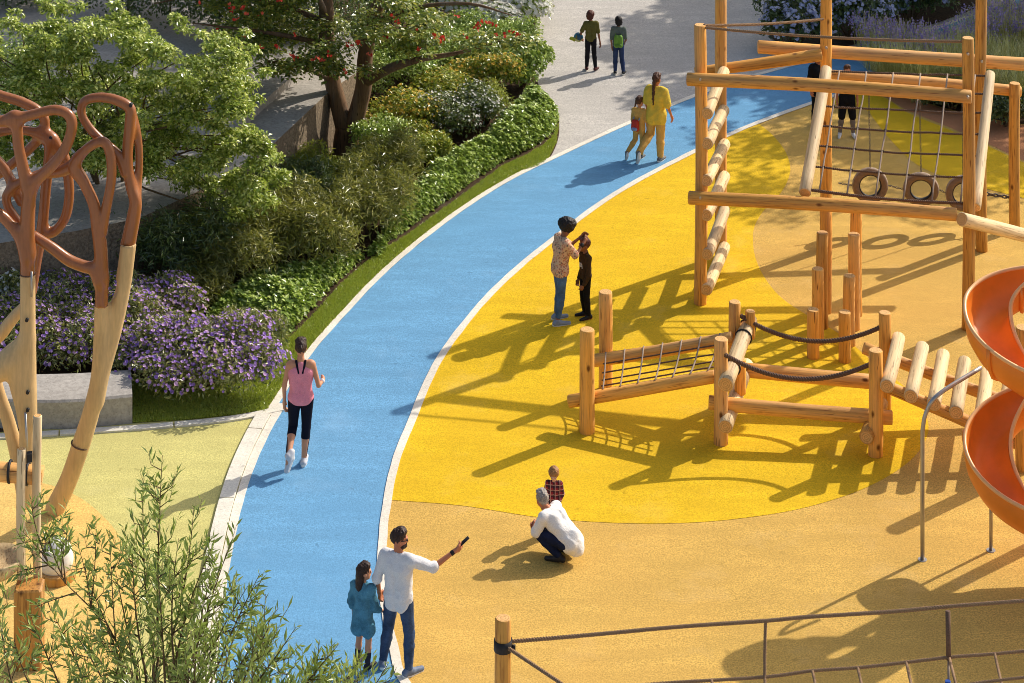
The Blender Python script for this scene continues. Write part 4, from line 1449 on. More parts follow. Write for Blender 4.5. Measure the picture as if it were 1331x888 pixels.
class Fig:
    """One person. Joints are given for a 1.75 m adult facing +Y, scaled to height H, turned by heading and set on the ground."""
    def __init__(s, loc, H, heading, skin, label, pose=None, female=False, child=0.0, look=0.0, nod=0.0, vox=0.009, group=None, curl=0.5):
        s.loc, s.k, s.hd, s.vox = Vector(loc), H / 1.75, R(heading), max(0.006, vox * (H / 1.75) ** 0.5)
        sh, hp = (0.165, 0.088) if female else (0.185, 0.085)
        if child: sh, hp = 0.165, 0.082
        J = dict(pel=(0, 0, .95), che=(0, .0, 1.30), nck=(0, 0.0, 1.475), hed=(0, .025, 1.625),
                 shL=(-sh, 0, 1.41), shR=(sh, 0, 1.41), elL=(-sh - .05, -.02, 1.13), elR=(sh + .05, -.02, 1.13), wrL=(-sh - .06, .05, .89), wrR=(sh + .06, .05, .89),
                 hiL=(-hp, 0, .92), hiR=(hp, 0, .92), knL=(-hp - .015, .02, .50), knR=(hp + .015, .02, .50), anL=(-hp - .02, -.03, .085), anR=(hp + .02, -.03, .085),
                 toL=(-hp - .045, .15, .03), toR=(hp + .045, .15, .03))
        s.hs = 1.0 + child
        if child:
            d = 0.115 * child / 0.3
            for q in J:
                if q not in ('pel', 'hiL', 'hiR', 'knL', 'knR', 'anL', 'anR', 'toL', 'toR'):
                    J[q] = (J[q][0], J[q][1], J[q][2] - d * 0.55)
            J['hed'] = (0, .025, 1.75 - .125 * s.hs)
        if pose: J.update(pose)
        s.J = {q: Vector(v) for q, v in J.items()}
        s.female, s.child = female, child
        s.look, s.nod, s.curl = R(look), R(nod), curl
        s.skin, s.label, s.group = skin, label, group
        s.fw = Vector((0, 1, 0))
        s.hf = rz((0, 1, 0), s.look)
        s.hf = (s.hf * math.cos(s.nod) - Vector((0, 0, 1)) * math.sin(s.nod)).normalized()
        s.hr = s.hf.cross(Vector((0, 0, 1))).normalized()
        s.hu = s.hr.cross(s.hf).normalized()
        s.root = None
    def hp(s, r, f, u):      # point relative to the head: right, forward, up (metres at adult scale)
        return s.J['hed'] + (s.hr * r + s.hf * f + s.hu * u) * s.hs
    def he(s, off, rad):
        return ('e', tuple(s.hp(*off)), tuple(q * s.hs for q in rad), np.array([tuple(s.hr), tuple(s.hf), tuple(s.hu)]))
    def W(s, v):
        return rz(Vector(v) * s.k, s.hd)
    def out(s, name, prims, mat, k=0.02, cuts=(), vox=None, parent='root'):
        V, Q = sdf_mesh(prims, (vox or s.vox) / s.k, k, cuts)
        FOLD = {'shirt': .007, 'dress': .014, 'blouse': .011, 't_shirt': .008, 'sweatshirt': .009, 'jacket': .009, 'trousers': .009, 'jeans': .008, 'hair': .011, 'beard': .006, 'vest': .003}
        if name in FOLD:            # cloth folds running across the pull of the cloth, or locks of hair
            a = V[Q[:, 1]] - V[Q[:, 0]]; b = V[Q[:, 2]] - V[Q[:, 0]]
            fn = np.cross(a, b); vn = np.zeros_like(V)
            for c_ in range(4):
                np.add.at(vn, Q[:, c_], fn)
            vn = norm_rows(vn)
            rs = random.random() * 50
            if name in ('hair', 'beard'):
                d = [mnoise.noise(Vector((p[0] * 38, p[1] * 38, p[2] * 22 + rs))) + 0.6 * mnoise.noise(Vector((p[0] * 80, p[1] * 80, p[2] * 60 + rs))) for p in V]
            elif name in ('trousers', 'jeans'):
                d = [mnoise.noise(Vector((p[0] * 9, p[1] * 9, p[2] * 17 + rs))) * (0.5 + 0.9 * abs(mnoise.noise(Vector((p[0] * 3, p[1] * 3, p[2] * 4 + rs))))) for p in V]
            else:
                d = [1.0 - 2.6 * abs(mnoise.noise(Vector((p[0] * 6 + p[2] * 4, p[1] * 6, p[2] * 5 - p[0] * 5 + rs)))) for p in V]
            V = V + vn * (np.array(d) * FOLD[name])[:, None]
        c, sn = math.cos(s.hd), math.sin(s.hd)
        V = V * s.k
        V = np.stack([V[:, 0] * c - V[:, 1] * sn, V[:, 0] * sn + V[:, 1] * c, V[:, 2]], 1)
        me = mesh_np(name, V, Q, mat, smooth=True)
        if s.root is None:
            s.root = link(name, me, None, s.loc)
            tag(s.root, s.label, 'person', s.group)
            return s.root
        return link(name, me, s.root if parent == 'root' else parent, s.loc)
    def torso(s, inf=0.0, hem=None, flare=0.0):
        J = s.J
        ac = (J['shR'] - J['shL']).normalized(); hc = (J['hiR'] - J['hiL']).normalized()
        up = (J['che'] - J['pel'])
        wa = J['pel'].lerp(J['che'], 0.38)
        bw = 0.78 if s.child else 1.0
        pr = []
        for q in (-1, 1):
            pr.append(('c', tuple(J['pel'] + hc * q * .07), tuple(wa + (hc + ac).normalized() * q * (.055 if s.female else .065)), .098 * bw + inf, (.082 if s.female else .09) * bw + inf))
            pr.append(('c', tuple(wa + ac * q * .06), tuple(J['che'] + ac * q * .075), (.082 if s.female else .09) * bw + inf, .102 * bw + inf))
            pr.append(('c', tuple(J['che'] + ac * q * .075), tuple((J['shR'] if q > 0 else J['shL']) - ac * q * .035), .095 * bw + inf, .058 * bw + inf))
        pr.append(('c', tuple(J['shL'] + ac * .03), tuple(J['shR'] - ac * .03), .055 * bw + inf, .055 * bw + inf))
        pr.append(('c', tuple(J['che']), tuple(J['nck']), .09 * bw + inf, .052 + inf * 0.5))
        if hem is not None:
            d = (J['pel'] - wa).normalized()
            for q in (-1, 1):
                pr.append(('c', tuple(J['pel'] + hc * q * .06), tuple(J['pel'] + d * hem + hc * q * (.06 + flare)), .1 * bw + inf, .095 * bw + inf + flare * .5))
        return pr
    def limb(s, a, b, ra, rb, inf=0.0, t=1.0):
        a, b = s.J[a], s.J[b]
        return ('c', tuple(a), tuple(a.lerp(b, t)), ra + inf, rb * t + ra * (1 - t) + inf)
    def hand(s, sd, spread=1.0):
        J = s.J
        w = J['wr' + sd]; d = (w - J['el' + sd]).normalized()
        q = 1 if sd == 'R' else -1
        inw = Vector((-q, 0, 0)) - d * d.dot(Vector((-q, 0, 0)))
        inw = inw.normalized() if inw.length > .2 else Vector((0, 1, 0)).cross(d).normalized()
        if 'pn' + sd in J: inw = J['pn' + sd].normalized()
        lat = d.cross(inw).normalized()                       # across the palm
        if lat.dot(Vector((0, 1, 0.3))) < 0: lat = -lat       # thumb side forward / up
        pr = []
        for o_ in (-.018, .018):
            pr.append(('c', tuple(w + d * .012), tuple(w + d * .085 + lat * o_), .023, .019))
        for i, (o_, ln) in enumerate(((.034, .072), (.0115, .082), (-.0115, .076), (-.033, .060))):
            b0 = w + d * .09 + lat * o_
            d1 = (d * math.cos(s.curl) + inw * math.sin(s.curl) + lat * o_ * 3.0 * spread).normalized()
            d2 = (d * math.cos(s.curl * 2.1) + inw * math.sin(s.curl * 2.1) + lat * o_ * 1.5).normalized()
            m_ = b0 + d1 * ln * .55
            pr += [('c', tuple(b0 - d * .012), tuple(m_), .0105, .0095), ('c', tuple(m_), tuple(m_ + d2 * ln * .5), .0095, .008)]
        t0 = w + d * .03 + lat * .024
        t1 = t0 + (lat * .7 + d * .6 + inw * .35).normalized() * .045
        pr += [('c', tuple(t0), tuple(t1), .015, .012), ('c', tuple(t1), tuple(t1 + (d * .85 + inw * .4).normalized() * .035), .0115, .009)]
        return pr
    def body(s):
        J = s.J
        slim = 0.86 if (s.female or s.child) else 1.0
        pr = s.torso()
        pr.append(('c', tuple(J['nck'] - Vector((0, 0, .06))), tuple(s.hp(0, -.015, -.05)), .056 * slim, .05 * slim))
        pr += [s.he((0, -.005, .015), (.074, .094, .098)), s.he((0, .022, -.045), (.056, .066, .07)), s.he((0, .06, -.085), (.028, .026, .022))]
        pr += [s.he((0, .096, -.022), (.012, .018, .022)), s.he((0, .088, .018), (.05, .014, .012))]
        pr += [s.he((0, .085, -.055), (.024, .012, .008)), s.he((0.076, -.005, -.012), (.010, .018, .028)), s.he((-.076, -.005, -.012), (.010, .018, .028))]
        for sd in 'LR':
            pr += [s.limb('sh' + sd, 'el' + sd, .05 * slim, .037 * slim), s.limb('el' + sd, 'wr' + sd, .039 * slim, .025 * slim)]
            pr += s.hand(sd)
            kn, an, to = J['kn' + sd], J['an' + sd], J['to' + sd]
            pr += [s.limb('hi' + sd, 'kn' + sd, .085, .054), ('c', tuple(kn), tuple(kn.lerp(an, .35)), .053, .054), ('c', tuple(kn.lerp(an, .35)), tuple(an), .054, .036)]
            d = (to - an); d2 = Vector((d.x, d.y, d.z)).normalized()
            pr += [('c', tuple(an), tuple(an + Vector((0, 0, -.03)) - d2 * .03), .038, .032), ('c', tuple(an + d2 * .03 - Vector((0, 0, .02))), tuple(to), .034, .024)]
        o = s.out('person', pr, SKIN[s.skin], 0.018)
        # eyes
        for q in (-1, 1):
            mb = MB()
            c = s.W(s.hp(q * .03, .083, .002)); r = .011 * s.hs * s.k
            vs, fs = [], []
            for i in range(5):
                ph = math.pi * i / 4
                for j in range(6):
                    th = 2 * math.pi * j / 6
                    vs.append(c + Vector((math.sin(ph) * math.cos(th), math.sin(ph) * math.sin(th), math.cos(ph))) * r)
            for i in range(4):
                for j in range(6):
                    fs.append((i * 6 + j, (i + 1) * 6 + j, (i + 1) * 6 + (j + 1) % 6, i * 6 + (j + 1) % 6))
            mb.add(vs, fs)
            me = bpy.data.meshes.new('eye'); me.from_pydata([tuple(v) for v in mb.v], [], mb.f); me.materials.append(EYE); me.update()
            link('eye', me, s.root, s.loc)
        return s
    def top(s, name, mat, sleeve=0.5, inf=0.016, hem=0.06, flare=0.0, fore=0.0, sinf=0.018, extra=(), cuts=()):
        slim = 0.86 if (s.female or s.child) else 1.0
        pr = s.torso(inf, hem, flare)
        if sleeve > 0:
            for sd in 'LR':
                pr.append(s.limb('sh' + sd, 'el' + sd, .05 * slim, .039 * slim, sinf, sleeve))
                if fore > 0:
                    pr.append(s.limb('el' + sd, 'wr' + sd, .041 * slim, .028 * slim, sinf * .8, fore))
        cuts = list(cuts) + [('c', tuple(s.J['nck'] + Vector((0, .01, .012))), tuple(s.J['nck'] + Vector((0, .02, .2))), .06, .1)]
        return s.out(name, pr + list(extra), mat, 0.025, cuts)
    def legs(s, name, mat, t=0.92, inf=0.014, loose=0.0):
        J = s.J
        hc = (J['hiR'] - J['hiL']).normalized()
        pr = []
        wa = J['pel'].lerp(J['che'], 0.22)
        bw = 0.78 if s.child else 1.0
        for q in (-1, 1):
            pr.append(('c', tuple(J['pel'] + hc * q * .07), tuple(wa + hc * q * .062), .1 * bw + inf, .088 * bw + inf))
            sd = 'R' if q > 0 else 'L'
            kn, an = J['kn' + sd], J['an' + sd]
            pr += [('c', tuple(J['hi' + sd]), tuple(kn), .088 * (0.92 if s.child else 1) + inf, .056 + inf + loose)]
            if t > 0.05:
                e = kn.lerp(an, t)
                pr += [('c', tuple(kn), tuple(kn.lerp(an, min(t, .35))), .055 + inf + loose, .056 + inf + loose)]
                if t > .35: pr += [('c', tuple(kn.lerp(an, .35)), tuple(e), .056 + inf + loose, .038 + inf + loose)]
        return s.out(name, pr, mat, 0.018)
    def shoes(s, mat, sole=None, high=0.0):
        for sd in 'LR':
            an, to = s.J['an' + sd], s.J['to' + sd]
            d = (to - an).normalized()
            up = Vector((0, 0, 1)) - d * d.z; up = up.normalized()
            h = an - up * .045
            pr = [('c', tuple(h - d * .035), tuple(an + d * .05 - up * .015), .042, .043), ('c', tuple(an + d * .03 - up * .03), tuple(to + d * .02 + up * .005), .044, .033),
                  ('c', tuple(h - d * .04), tuple(an + up * (.01 + high)), .038, .044)]
            sh = s.out('shoe', pr, mat, 0.02)
            if sole:
                b = h - up * .026
                pr = [('c', tuple(b - d * .045), tuple(b + d * .05), .034, .036), ('c', tuple(b + d * .05), tuple(to + d * .025 - up * .018), .038, .03)]
                s.out('sole', pr, sole, 0.02, parent=sh)
    def hair(s, mat, kind='short', extra=(), cuts=()):
        pr = [s.he((0, -.016, .034), (.082, .099, .098)), s.he((.02, .03, .095), (.06, .06, .04)), s.he((-.02, .02, .10), (.06, .06, .04))]
        cu = [s.he((0, .115, -.035), (.075, .09, .095)), s.he((0, .02, -.16), (.12, .16, .085))]
        if kind == 'long':
            pr += [s.he((0, -.055, -.06), (.085, .055, .13)), s.he((0, -.075, -.16), (.07, .045, .14))]
            cu = [s.he((0, .115, -.035), (.078, .09, .095))]
        if kind == 'afro':
            pr = [s.he((0, -.02, .07), (.15, .145, .13)), s.he((.06, -.04, .11), (.085, .085, .08)), s.he((-.07, -.05, .06), (.085, .095, .09)), s.he((0, .05, .13), (.1, .09, .07))]
            cu = [s.he((0, .13, -.035), (.08, .085, .09)), s.he((0, .03, -.17), (.14, .14, .09))]
        if kind == 'bowl':
            pr = [s.he((0, -.015, .03), (.094, .108, .1)), s.he((0, -.045, -.025), (.09, .075, .085))]
            cu = [s.he((0, .125, -.04), (.078, .085, .085)), s.he((0, .02, -.175), (.14, .16, .085))]
        o = s.out('hair', pr + list(extra), mat, 0.02, cu + list(cuts))
        return o
    def add(s, name, prims, mat, k=0.012, vox=None):
        return s.out(name, prims, mat, k, (), vox)

# --- man pointing, foreground
white_shirt = cloth('pale grey shirt cloth', srgb(218, 216, 216), 0.05, 7, 0.5)
jeans_d = denim('dark blue denim', srgb(58, 74, 100)); jeans_m = denim('mid blue denim', srgb(76, 102, 134)); jeans_n = denim('navy denim', srgb(30, 36, 58))
shoe_grey = mat_plain('grey blue trainer', srgb(104, 116, 136), 0.6, 0.15, 30); sole_w = mat_plain('white sole', srgb(226, 222, 214), 0.6, 0.05)
shoe_w = mat_plain('white trainer', srgb(224, 220, 214), 0.6, 0.08, 30); shoe_k = mat_plain('black shoe', srgb(30, 28, 28), 0.5, 0.2, 30)
f = Fig(G(518, 874), 1.71, -22, 'warm', 'bearded man in white rolled-sleeve shirt and jeans pointing right with a dark phone', dict(
    elR=(.40, .13, 1.30), wrR=(.60, .32, 1.44), elL=(-.27, -.05, 1.13), wrL=(-.29, .06, .90), pnR=(-.6, .6, .2),
    hiL=(-.09, 0, .92), knL=(-.16, .05, .50), anL=(-.22, .02, .09), toL=(-.27, .19, .03), hiR=(.09, 0, .92), knR=(.13, .03, .50), anR=(.15, -.03, .085), toR=(.24, .12, .03)), look=-62, nod=2, vox=0.008, curl=0.75).body()
f.top('shirt', white_shirt, 0.98, 0.016, 0.09, 0.002, 0.08, 0.020)
f.legs('trousers', jeans_d, 0.95, 0.012)
f.shoes(shoe_grey, sole_w)
f.hair(HAIR['darkbrown'], 'short')
f.add('beard', [f.he((0, .035, -.075), (.058, .062, .05)), f.he((0, .088, -.045), (.03, .012, .01))], HAIR['darkbrown'], 0.015)
f.add('sunglasses', [f.he((.032, .096, .004), (.026, .008, .018)), f.he((-.032, .096, .004), (.026, .008, .018)), ('c', tuple(f.hp(.06, .085, .006)), tuple(f.hp(.08, 0, .004)), .005, .005), ('c', tuple(f.hp(-.06, .085, .006)), tuple(f.hp(-.08, 0, .004)), .005, .005)], shoe_k, 0.004, 0.005)
w_, d_ = f.J['wrR'], (f.J['wrR'] - f.J['elR']).normalized()
f.add('wristwatch', [('c', tuple(w_ - d_ * .03), tuple(w_ - d_ * .01), .031, .031)], shoe_k)
ph = f.loc + f.W(w_ + d_ * .125 + Vector((0.0, .02, .025)))
mb = MB(); dd = f.W(d_ + Vector((0, 0, .15))).normalized()
mb.tube([ph - dd * .06, ph - dd * .055, ph + dd * .085, ph + dd * .09], [.02, .03, .03, .02], 8, flat=(0.4, 1.0))
tag(mb.build('phone', shoe_k, None, ph), 'dark phone held out in the pointing hand of the bearded man', 'phone')

# --- girl in a teal denim dress beside him
teal = denim('teal chambray', srgb(74, 122, 142))
f = Fig(G(472, 868), 1.25, -28, 'tan', 'girl in loose teal denim dress with long brown hair beside the pointing man', dict(
    elR=(.20, .04, 1.05), wrR=(.26, .2, .93), knL=(-.09, .03, .5), anL=(-.10, -.03, .09)), female=True, child=0.22, look=-40, vox=0.009).body()
f.top('dress', teal, 1.0, 0.03, 0.30, 0.035, 0.45, 0.034)
f.hair(HAIR['darkbrown'], 'long')
sock = mat_plain('dark sock', srgb(52, 48, 56), 0.9, 0.2, 40)
for sd in 'LR':
    kn, an = f.J['kn' + sd], f.J['an' + sd]
    f.add('sock', [('c', tuple(kn.lerp(an, .55)), tuple(an), .057, .045)], sock)
f.shoes(mat_plain('dark grey boot', srgb(44, 42, 48), 0.7, 0.2, 30), None, 0.05)

# --- jogger in pink
pink = cloth('pink jersey', srgb(226, 142, 158), 0.07, 14, 0.4); navy = cloth('navy lycra', srgb(24, 26, 40), 0.15, 10, 0.2)
f = Fig(G(391, 604), 1.76, 4, 'tan', 'woman jogger in pink vest and navy cropped leggings walking away on the blue path', dict(
    pel=(0, 0, .96), hiL=(-.088, 0, .93), hiR=(.088, 0, .93), knR=(.075, .05, .51), anR=(.045, -.02, .085), toR=(.07, .16, .03),
    knL=(-.11, .06, .53), anL=(-.165, -.34, .30), toL=(-.185, -.36, .12), elR=(.25, -.05, 1.13), wrR=(.30, .18, 1.08), elL=(-.23, -.03, 1.13), wrL=(-.23, .02, .88)), female=True, vox=0.008).body()
J = f.J
tq = f.torso(0.010)
f.add('vest', [tq[0], tq[1], tq[3], tq[4]] + [('c', tuple(J['che'] + Vector((0, -.015, .0))), tuple(J['nck'] + Vector((0, -.025, -.05))), .098, .05), ('c', (-.06, .05, 1.28), (.06, .05, 1.28), .085, .085), ('c', tuple(J['pel'] + Vector((-.06, 0, -.01))), tuple(J['pel'] + Vector((.06, 0, -.01))), .115, .115)], pink, 0.025)
f.add('strap', [('c', (-.065, -.03, 1.47), (-.03, -.095, 1.33), .017, .017), ('c', (.065, -.03, 1.47), (.03, -.095, 1.33), .017, .017)], navy, 0.004)
f.legs('leggings', navy, 0.30, 0.008)
f.add('leg_stripe', [('c', tuple(J['knL'].lerp(J['anL'], .3) + Vector((-.045, 0, 0))), tuple(J['anL'] + Vector((-.03, 0, .05))), .014, .01), ('c', tuple(J['knR'].lerp(J['anR'], .3) + Vector((.05, -.01, 0))), tuple(J['anR'] + Vector((.03, -.01, .05))), .014, .01)], navy, 0.004)
f.shoes(mat_plain('pale grey running shoe', srgb(196, 196, 200), 0.6, 0.12, 30), sole_w)
f.hair(HAIR['darkbrown'], 'short', extra=[f.he((0, -.10, .035), (.045, .04, .045))])
f.add('hair_tie', [f.he((0, -.075, .035), (.04, .018, .04))], white_shirt, 0.004)
f.add('armband', [('c', tuple(J['wrR'] - Vector((0, .05, -.02))), tuple(J['wrR']), .034, .032)], white_shirt)

# --- woman with afro and floral blouse
f = Fig(G(728, 419), 1.63, -68, 'brown', 'woman with dark afro, floral blouse and blue jeans reaching to the boy', dict(
    che=(0, .03, 1.29), nck=(0, .06, 1.46), hed=(0, .11, 1.60), shL=(-.16, .04, 1.40), shR=(.16, .04, 1.40), elR=(.17, .22, 1.18), wrR=(.08, .40, 1.33), elL=(-.17, .26, 1.22), wrL=(-.10, .42, 1.36),
    knL=(-.10, .03, .5), anL=(-.12, -.02, .085), knR=(.10, -.02, .5), anR=(.12, -.10, .085), toR=(.14, .09, .03), toL=(-.13, .16, .03)), female=True, look=0, nod=28, vox=0.008, curl=0.3).body()
f.top('blouse', floral('floral print'), 0.95, 0.022, 0.06, 0.006, 0.0, 0.030)
f.legs('jeans', jeans_m, 0.82, 0.010)
f.shoes(mat_plain('blue grey plimsoll', srgb(130, 142, 160), 0.6, 0.15, 30), sole_w)
f.hair(HAIR['black'], 'afro')
mb = MB()
c = f.loc + f.W(f.J['wrR'] - (f.J['wrR'] - f.J['elR']).normalized() * .05)
f.add('bracelet', [('c', tuple(f.J['wrR'].lerp(f.J['elR'], .12)), tuple(f.J['wrR'].lerp(f.J['elR'], .2)), .034, .035)], shoe_k)

# --- boy facing her
hood = cloth('dark olive sweatshirt', srgb(66, 50, 34), 0.12, 10, 0.5)
f = Fig(G(761, 413), 1.29, 112, 'brown', 'boy in dark brown sweatshirt with pale chest print and black trousers facing the woman', dict(
    elL=(-.21, .02, 1.0), wrL=(-.17, .12, .80), elR=(.21, -.02, 1.0), wrR=(.22, .06, .78)), child=0.22, look=-8, vox=0.008).body()
f.top('sweatshirt', hood, 1.0, 0.024, 0.05, 0.0, 0.9, 0.024)
f.legs('trousers', cloth('black cotton', srgb(28, 26, 26), 0.15), 0.96, 0.014)
f.shoes(shoe_k, mat_plain('dark red sole', srgb(120, 30, 40), 0.6, 0.1))
f.hair(HAIR['auburn'], 'short')
mb = MB()
# chest print: two pale block letters, flat print on the sweatshirt front
fr_ = []
for (x0, z0, x1, z1) in ((-.075, 1.12, -.06, 1.21), (-.06, 1.195, -.02, 1.21), (-.06, 1.155, -.02, 1.168), (-.035, 1.168, -.02, 1.195), (.01, 1.12, .025, 1.21), (.025, 1.12, .065, 1.134), (.05, 1.134, .065, 1.21)):
    y_ = .118
    vs = [f.loc + f.W(Vector(v)) for v in ((x0, y_, z0), (x1, y_, z0), (x1, y_, z1), (x0, y_, z1), (x0, y_ - .05, z0), (x1, y_ - .05, z0), (x1, y_ - .05, z1), (x0, y_ - .05, z1))]
    mb.add(vs, [(1, 0, 3, 2), (0, 1, 5, 4), (1, 2, 6, 5), (2, 3, 7, 6), (3, 0, 4, 7)], 0, False)
mb.build('chest_print', white_shirt, f.root, f.loc)

# --- crouching man
cream = cloth('white linen shirt', srgb(232, 228, 222), 0.05, 7, 0.45)
f = Fig(G(726, 724), 1.62, 58, 'warm', 'grey-haired man in white shirt crouching in front of the toddler', dict(
    pel=(0.0, -.20, .30), che=(0, .06, .53), nck=(0, .19, .635), hed=(0, .275, .74), shL=(-.18, .14, .59), shR=(.18, .14, .59),
    elL=(-.22, .24, .38), wrL=(-.10, .34, .36), elR=(.21, .26, .38), wrR=(.05, .36, .36),
    hiL=(-.09, -.20, .28), hiR=(.09, -.20, .28), knL=(-.18, .24, .36), knR=(.15, .26, .28), anL=(-.14, -.10, .10), anR=(.12, -.14, .12), toL=(-.16, .08, .03), toR=(.14, .04, .03)), look=-25, nod=-4, vox=0.008).body()
f.top('shirt', cream, 1.0, 0.02, 0.05, 0.01, 0.5, 0.026, extra=[('c', (0, -.23, .35), (0, -.29, .21), .115, .115), ('c', (0, -.08, .41), (0, -.21, .33), .13, .125)])
f.legs('trousers', jeans_n, 0.95, 0.014)
f.shoes(mat_plain('dark leather shoe', srgb(40, 34, 32), 0.5, 0.2, 30), None)
f.hair(HAIR['grey'], 'short')

# --- toddler in plaid
f = Fig(G(720, 692), 0.88, 172, 'light', 'fair-haired toddler in dark red plaid shirt facing the crouching man', dict(wrL=(-.15, .12, .86), wrR=(.15, .12, .86)), child=0.5, look=0, nod=24, vox=0.007).body()
f.top('shirt', plaid('dark red plaid'), 1.0, 0.024, 0.06, 0.01, 0.9, 0.028)
f.legs('trousers', jeans_n, 0.95, 0.014)
f.shoes(shoe_k)
f.hair(HAIR['fair'], 'bowl')

# --- woman in yellow
yel_c = cloth('yellow cotton', srgb(218, 190, 78), 0.08, 8, 0.6); tan_c = cloth('tan yellow cotton', srgb(204, 164, 92), 0.08, 8, 0.6)
f = Fig(G(853, 209), 1.66, -22, 'warm', 'woman in yellow top and trousers with a long braid walking on the path', dict(
    pel=(0, 0, .95), knR=(.08, .03, .5), anR=(.09, -.02, .085), toR=(.12, .15, .03), knL=(-.15, .08, .51), anL=(-.27, -.34, .22), toL=(-.30, -.30, .04),
    elR=(.26, -.03, 1.13), wrR=(.29, .10, .90), elL=(-.22, .03, 1.12), wrL=(-.22, .12, .90)), female=True, look=-8, vox=0.009).body()
f.top('blouse', yel_c, 0.85, 0.036, 0.10, 0.015, 0.0, 0.04)
f.legs('trousers', tan_c, 0.90, 0.022, 0.006)
f.shoes(mat_plain('black and white trainer', srgb(110, 108, 106), 0.6, 0.5, 40), sole_w, 0.02)
f.hair(HAIR['brown'], 'short', extra=[f.he((0, -.085, -.0), (.04, .035, .05)), ('c', tuple(f.hp(0, -.12, -.02)), tuple(f.hp(0, -.155, -.34)), .032, .026), ('c', tuple(f.hp(0, -.155, -.34)), tuple(f.hp(0, -.15, -.46)), .024, .014)])

# --- girl in tan with a small backpack
g = Fig(G(831, 206), 1.18, -24, 'tan', 'small girl in tan outfit walking beside the woman in yellow', dict(
    knR=(.07, .06, .5), anR=(.06, .0, .085), toR=(.08, .18, .03), knL=(-.13, .02, .51), anL=(-.26, -.32, .22), toL=(-.29, -.28, .04), elL=(-.22, .05, 1.0), wrL=(-.18, .16, .84)), female=True, child=0.22, look=-30, vox=0.009).body()
g.top('shirt', tan_c, 0.9, 0.022, 0.05, 0.0, 0.0, 0.026)
g.legs('trousers', tan_c, 0.86, 0.018)
g.shoes(mat_plain('black and white trainer', srgb(90, 90, 90), 0.6, 0.5, 40), sole_w, 0.02)
g.hair(HAIR['brown'], 'short', extra=[('c', tuple(g.hp(-.05, -.08, -.02)), tuple(g.hp(-.07, -.10, -.2)), .025, .015)])
def backpack(f, label, mat, mat2, size=1.0, drop=0.0, cx=0.0):
    c = Vector((cx, -.175, 1.16 - drop))
    V, Q = sdf_mesh([('c', (c.x - .06 * size, c.y, c.z - .13 * size), (c.x - .055 * size, c.y, c.z + .10 * size), .085 * size, .075 * size), ('c', (c.x + .06 * size, c.y, c.z - .13 * size), (c.x + .055 * size, c.y, c.z + .10 * size), .085 * size, .075 * size)], 0.012, 0.03)
    cc, sn = math.cos(f.hd), math.sin(f.hd)
    def tf(V):
        V = V * f.k
        return np.stack([V[:, 0] * cc - V[:, 1] * sn, V[:, 0] * sn + V[:, 1] * cc, V[:, 2]], 1)
    o = link('backpack', mesh_np('backpack', tf(V), Q, mat, smooth=True), None, f.loc)
    tag(o, label, 'backpack')
    V, Q = sdf_mesh([('c', (c.x - .05 * size, c.y - .075 * size, c.z - .12 * size), (c.x + .05 * size, c.y - .075 * size, c.z - .12 * size), .055 * size, .055 * size)], 0.012, 0.02)
    link('pocket', mesh_np('pocket', tf(V), Q, mat2, smooth=True), o, f.loc)
    pr = []
    for q in (-1, 1):
        pr += [('c', (c.x + q * .08, c.y + .03, c.z + .12 * size), (q * .10, 0, 1.44 - drop * .9), .016, .016), ('c', (q * .10, 0, 1.44 - drop * .9), (q * .10, .115, 1.30 - drop), .016, .016)]
    V, Q = sdf_mesh(pr, 0.01, 0.01)
    link('shoulder_strap', mesh_np('shoulder_strap', tf(V), Q, mat2, smooth=True), o, f.loc)
    return o
backpack(g, 'small red and pale blue backpack worn by the girl in tan', mat_plain('red nylon', srgb(176, 52, 44), 0.6, 0.1), mat_plain('pale blue nylon', srgb(128, 150, 190), 0.6, 0.1), 0.85, 0.16, -0.06)

# --- two boys on the asphalt
khaki = cloth('khaki jersey', srgb(104, 98, 52), 0.1, 9, 0.5)
f = Fig(G(768, 91), 1.27, 6, 'brown', 'boy in khaki T-shirt and black trousers holding a bright ball under his arm', dict(
    elL=(-.30, -.02, 1.08), wrL=(-.26, .10, .92), elR=(.23, -.02, 1.02), wrR=(.28, .03, .78), knL=(-.10, .02, .5), anL=(-.12, .02, .085), anR=(.13, -.06, .085), toR=(.22, .07, .03)), child=0.2, look=-40, vox=0.009).body()
f.top('t_shirt', khaki, 0.7, 0.02, 0.05, 0.0, 0.0, 0.024)
f.legs('trousers', cloth('charcoal cotton', srgb(36, 34, 38), 0.15), 0.95, 0.012)
f.shoes(mat_plain('dark red shoe', srgb(84, 34, 32), 0.6, 0.15, 30))
f.hair(HAIR['auburn'], 'bowl')
c = f.loc + f.W(Vector((-.36, .05, .96)))
V, Q = sdf_mesh([('e', tuple(c), (.10, .10, .10))], 0.014, 0.01)
bm_, t_, nd_, lk_, bs_ = new_mat('ball panels')
v_ = N(nd_, 'ShaderNodeTexVoronoi'); v_.inputs['Scale'].default_value = 7.0
lk_.new(coord(nd_, 'Object'), v_.inputs['Vector'])
sp_ = N(nd_, 'ShaderNodeSeparateColor'); lk_.new(v_.outputs['Color'], sp_.inputs[0])
lk_.new(ramp(nd_, lk_, sp_.outputs[0], [(0.0, srgb(30, 130, 160)), (0.35, srgb(30, 36, 60)), (0.6, srgb(214, 190, 60)), (1.0, srgb(40, 150, 180))]), bs_.inputs['Base Color'])
o = link('ball', mesh_np('ball', V - np.array(c), Q, bm_, smooth=True), None, c)
tag(o, 'teal, navy and yellow ball held under the arm of the khaki boy', 'ball')
c2 = c + Vector((-.11, -.02, -.03))
V, Q = sdf_mesh([('e', tuple(c2), (.09, .035, .035)), ('e', tuple(c2 + Vector((-.04, 0, .02))), (.03, .03, .03)), ('e', tuple(c2 + Vector((.02, 0, -.03))), (.03, .03, .03))], 0.01, 0.02)
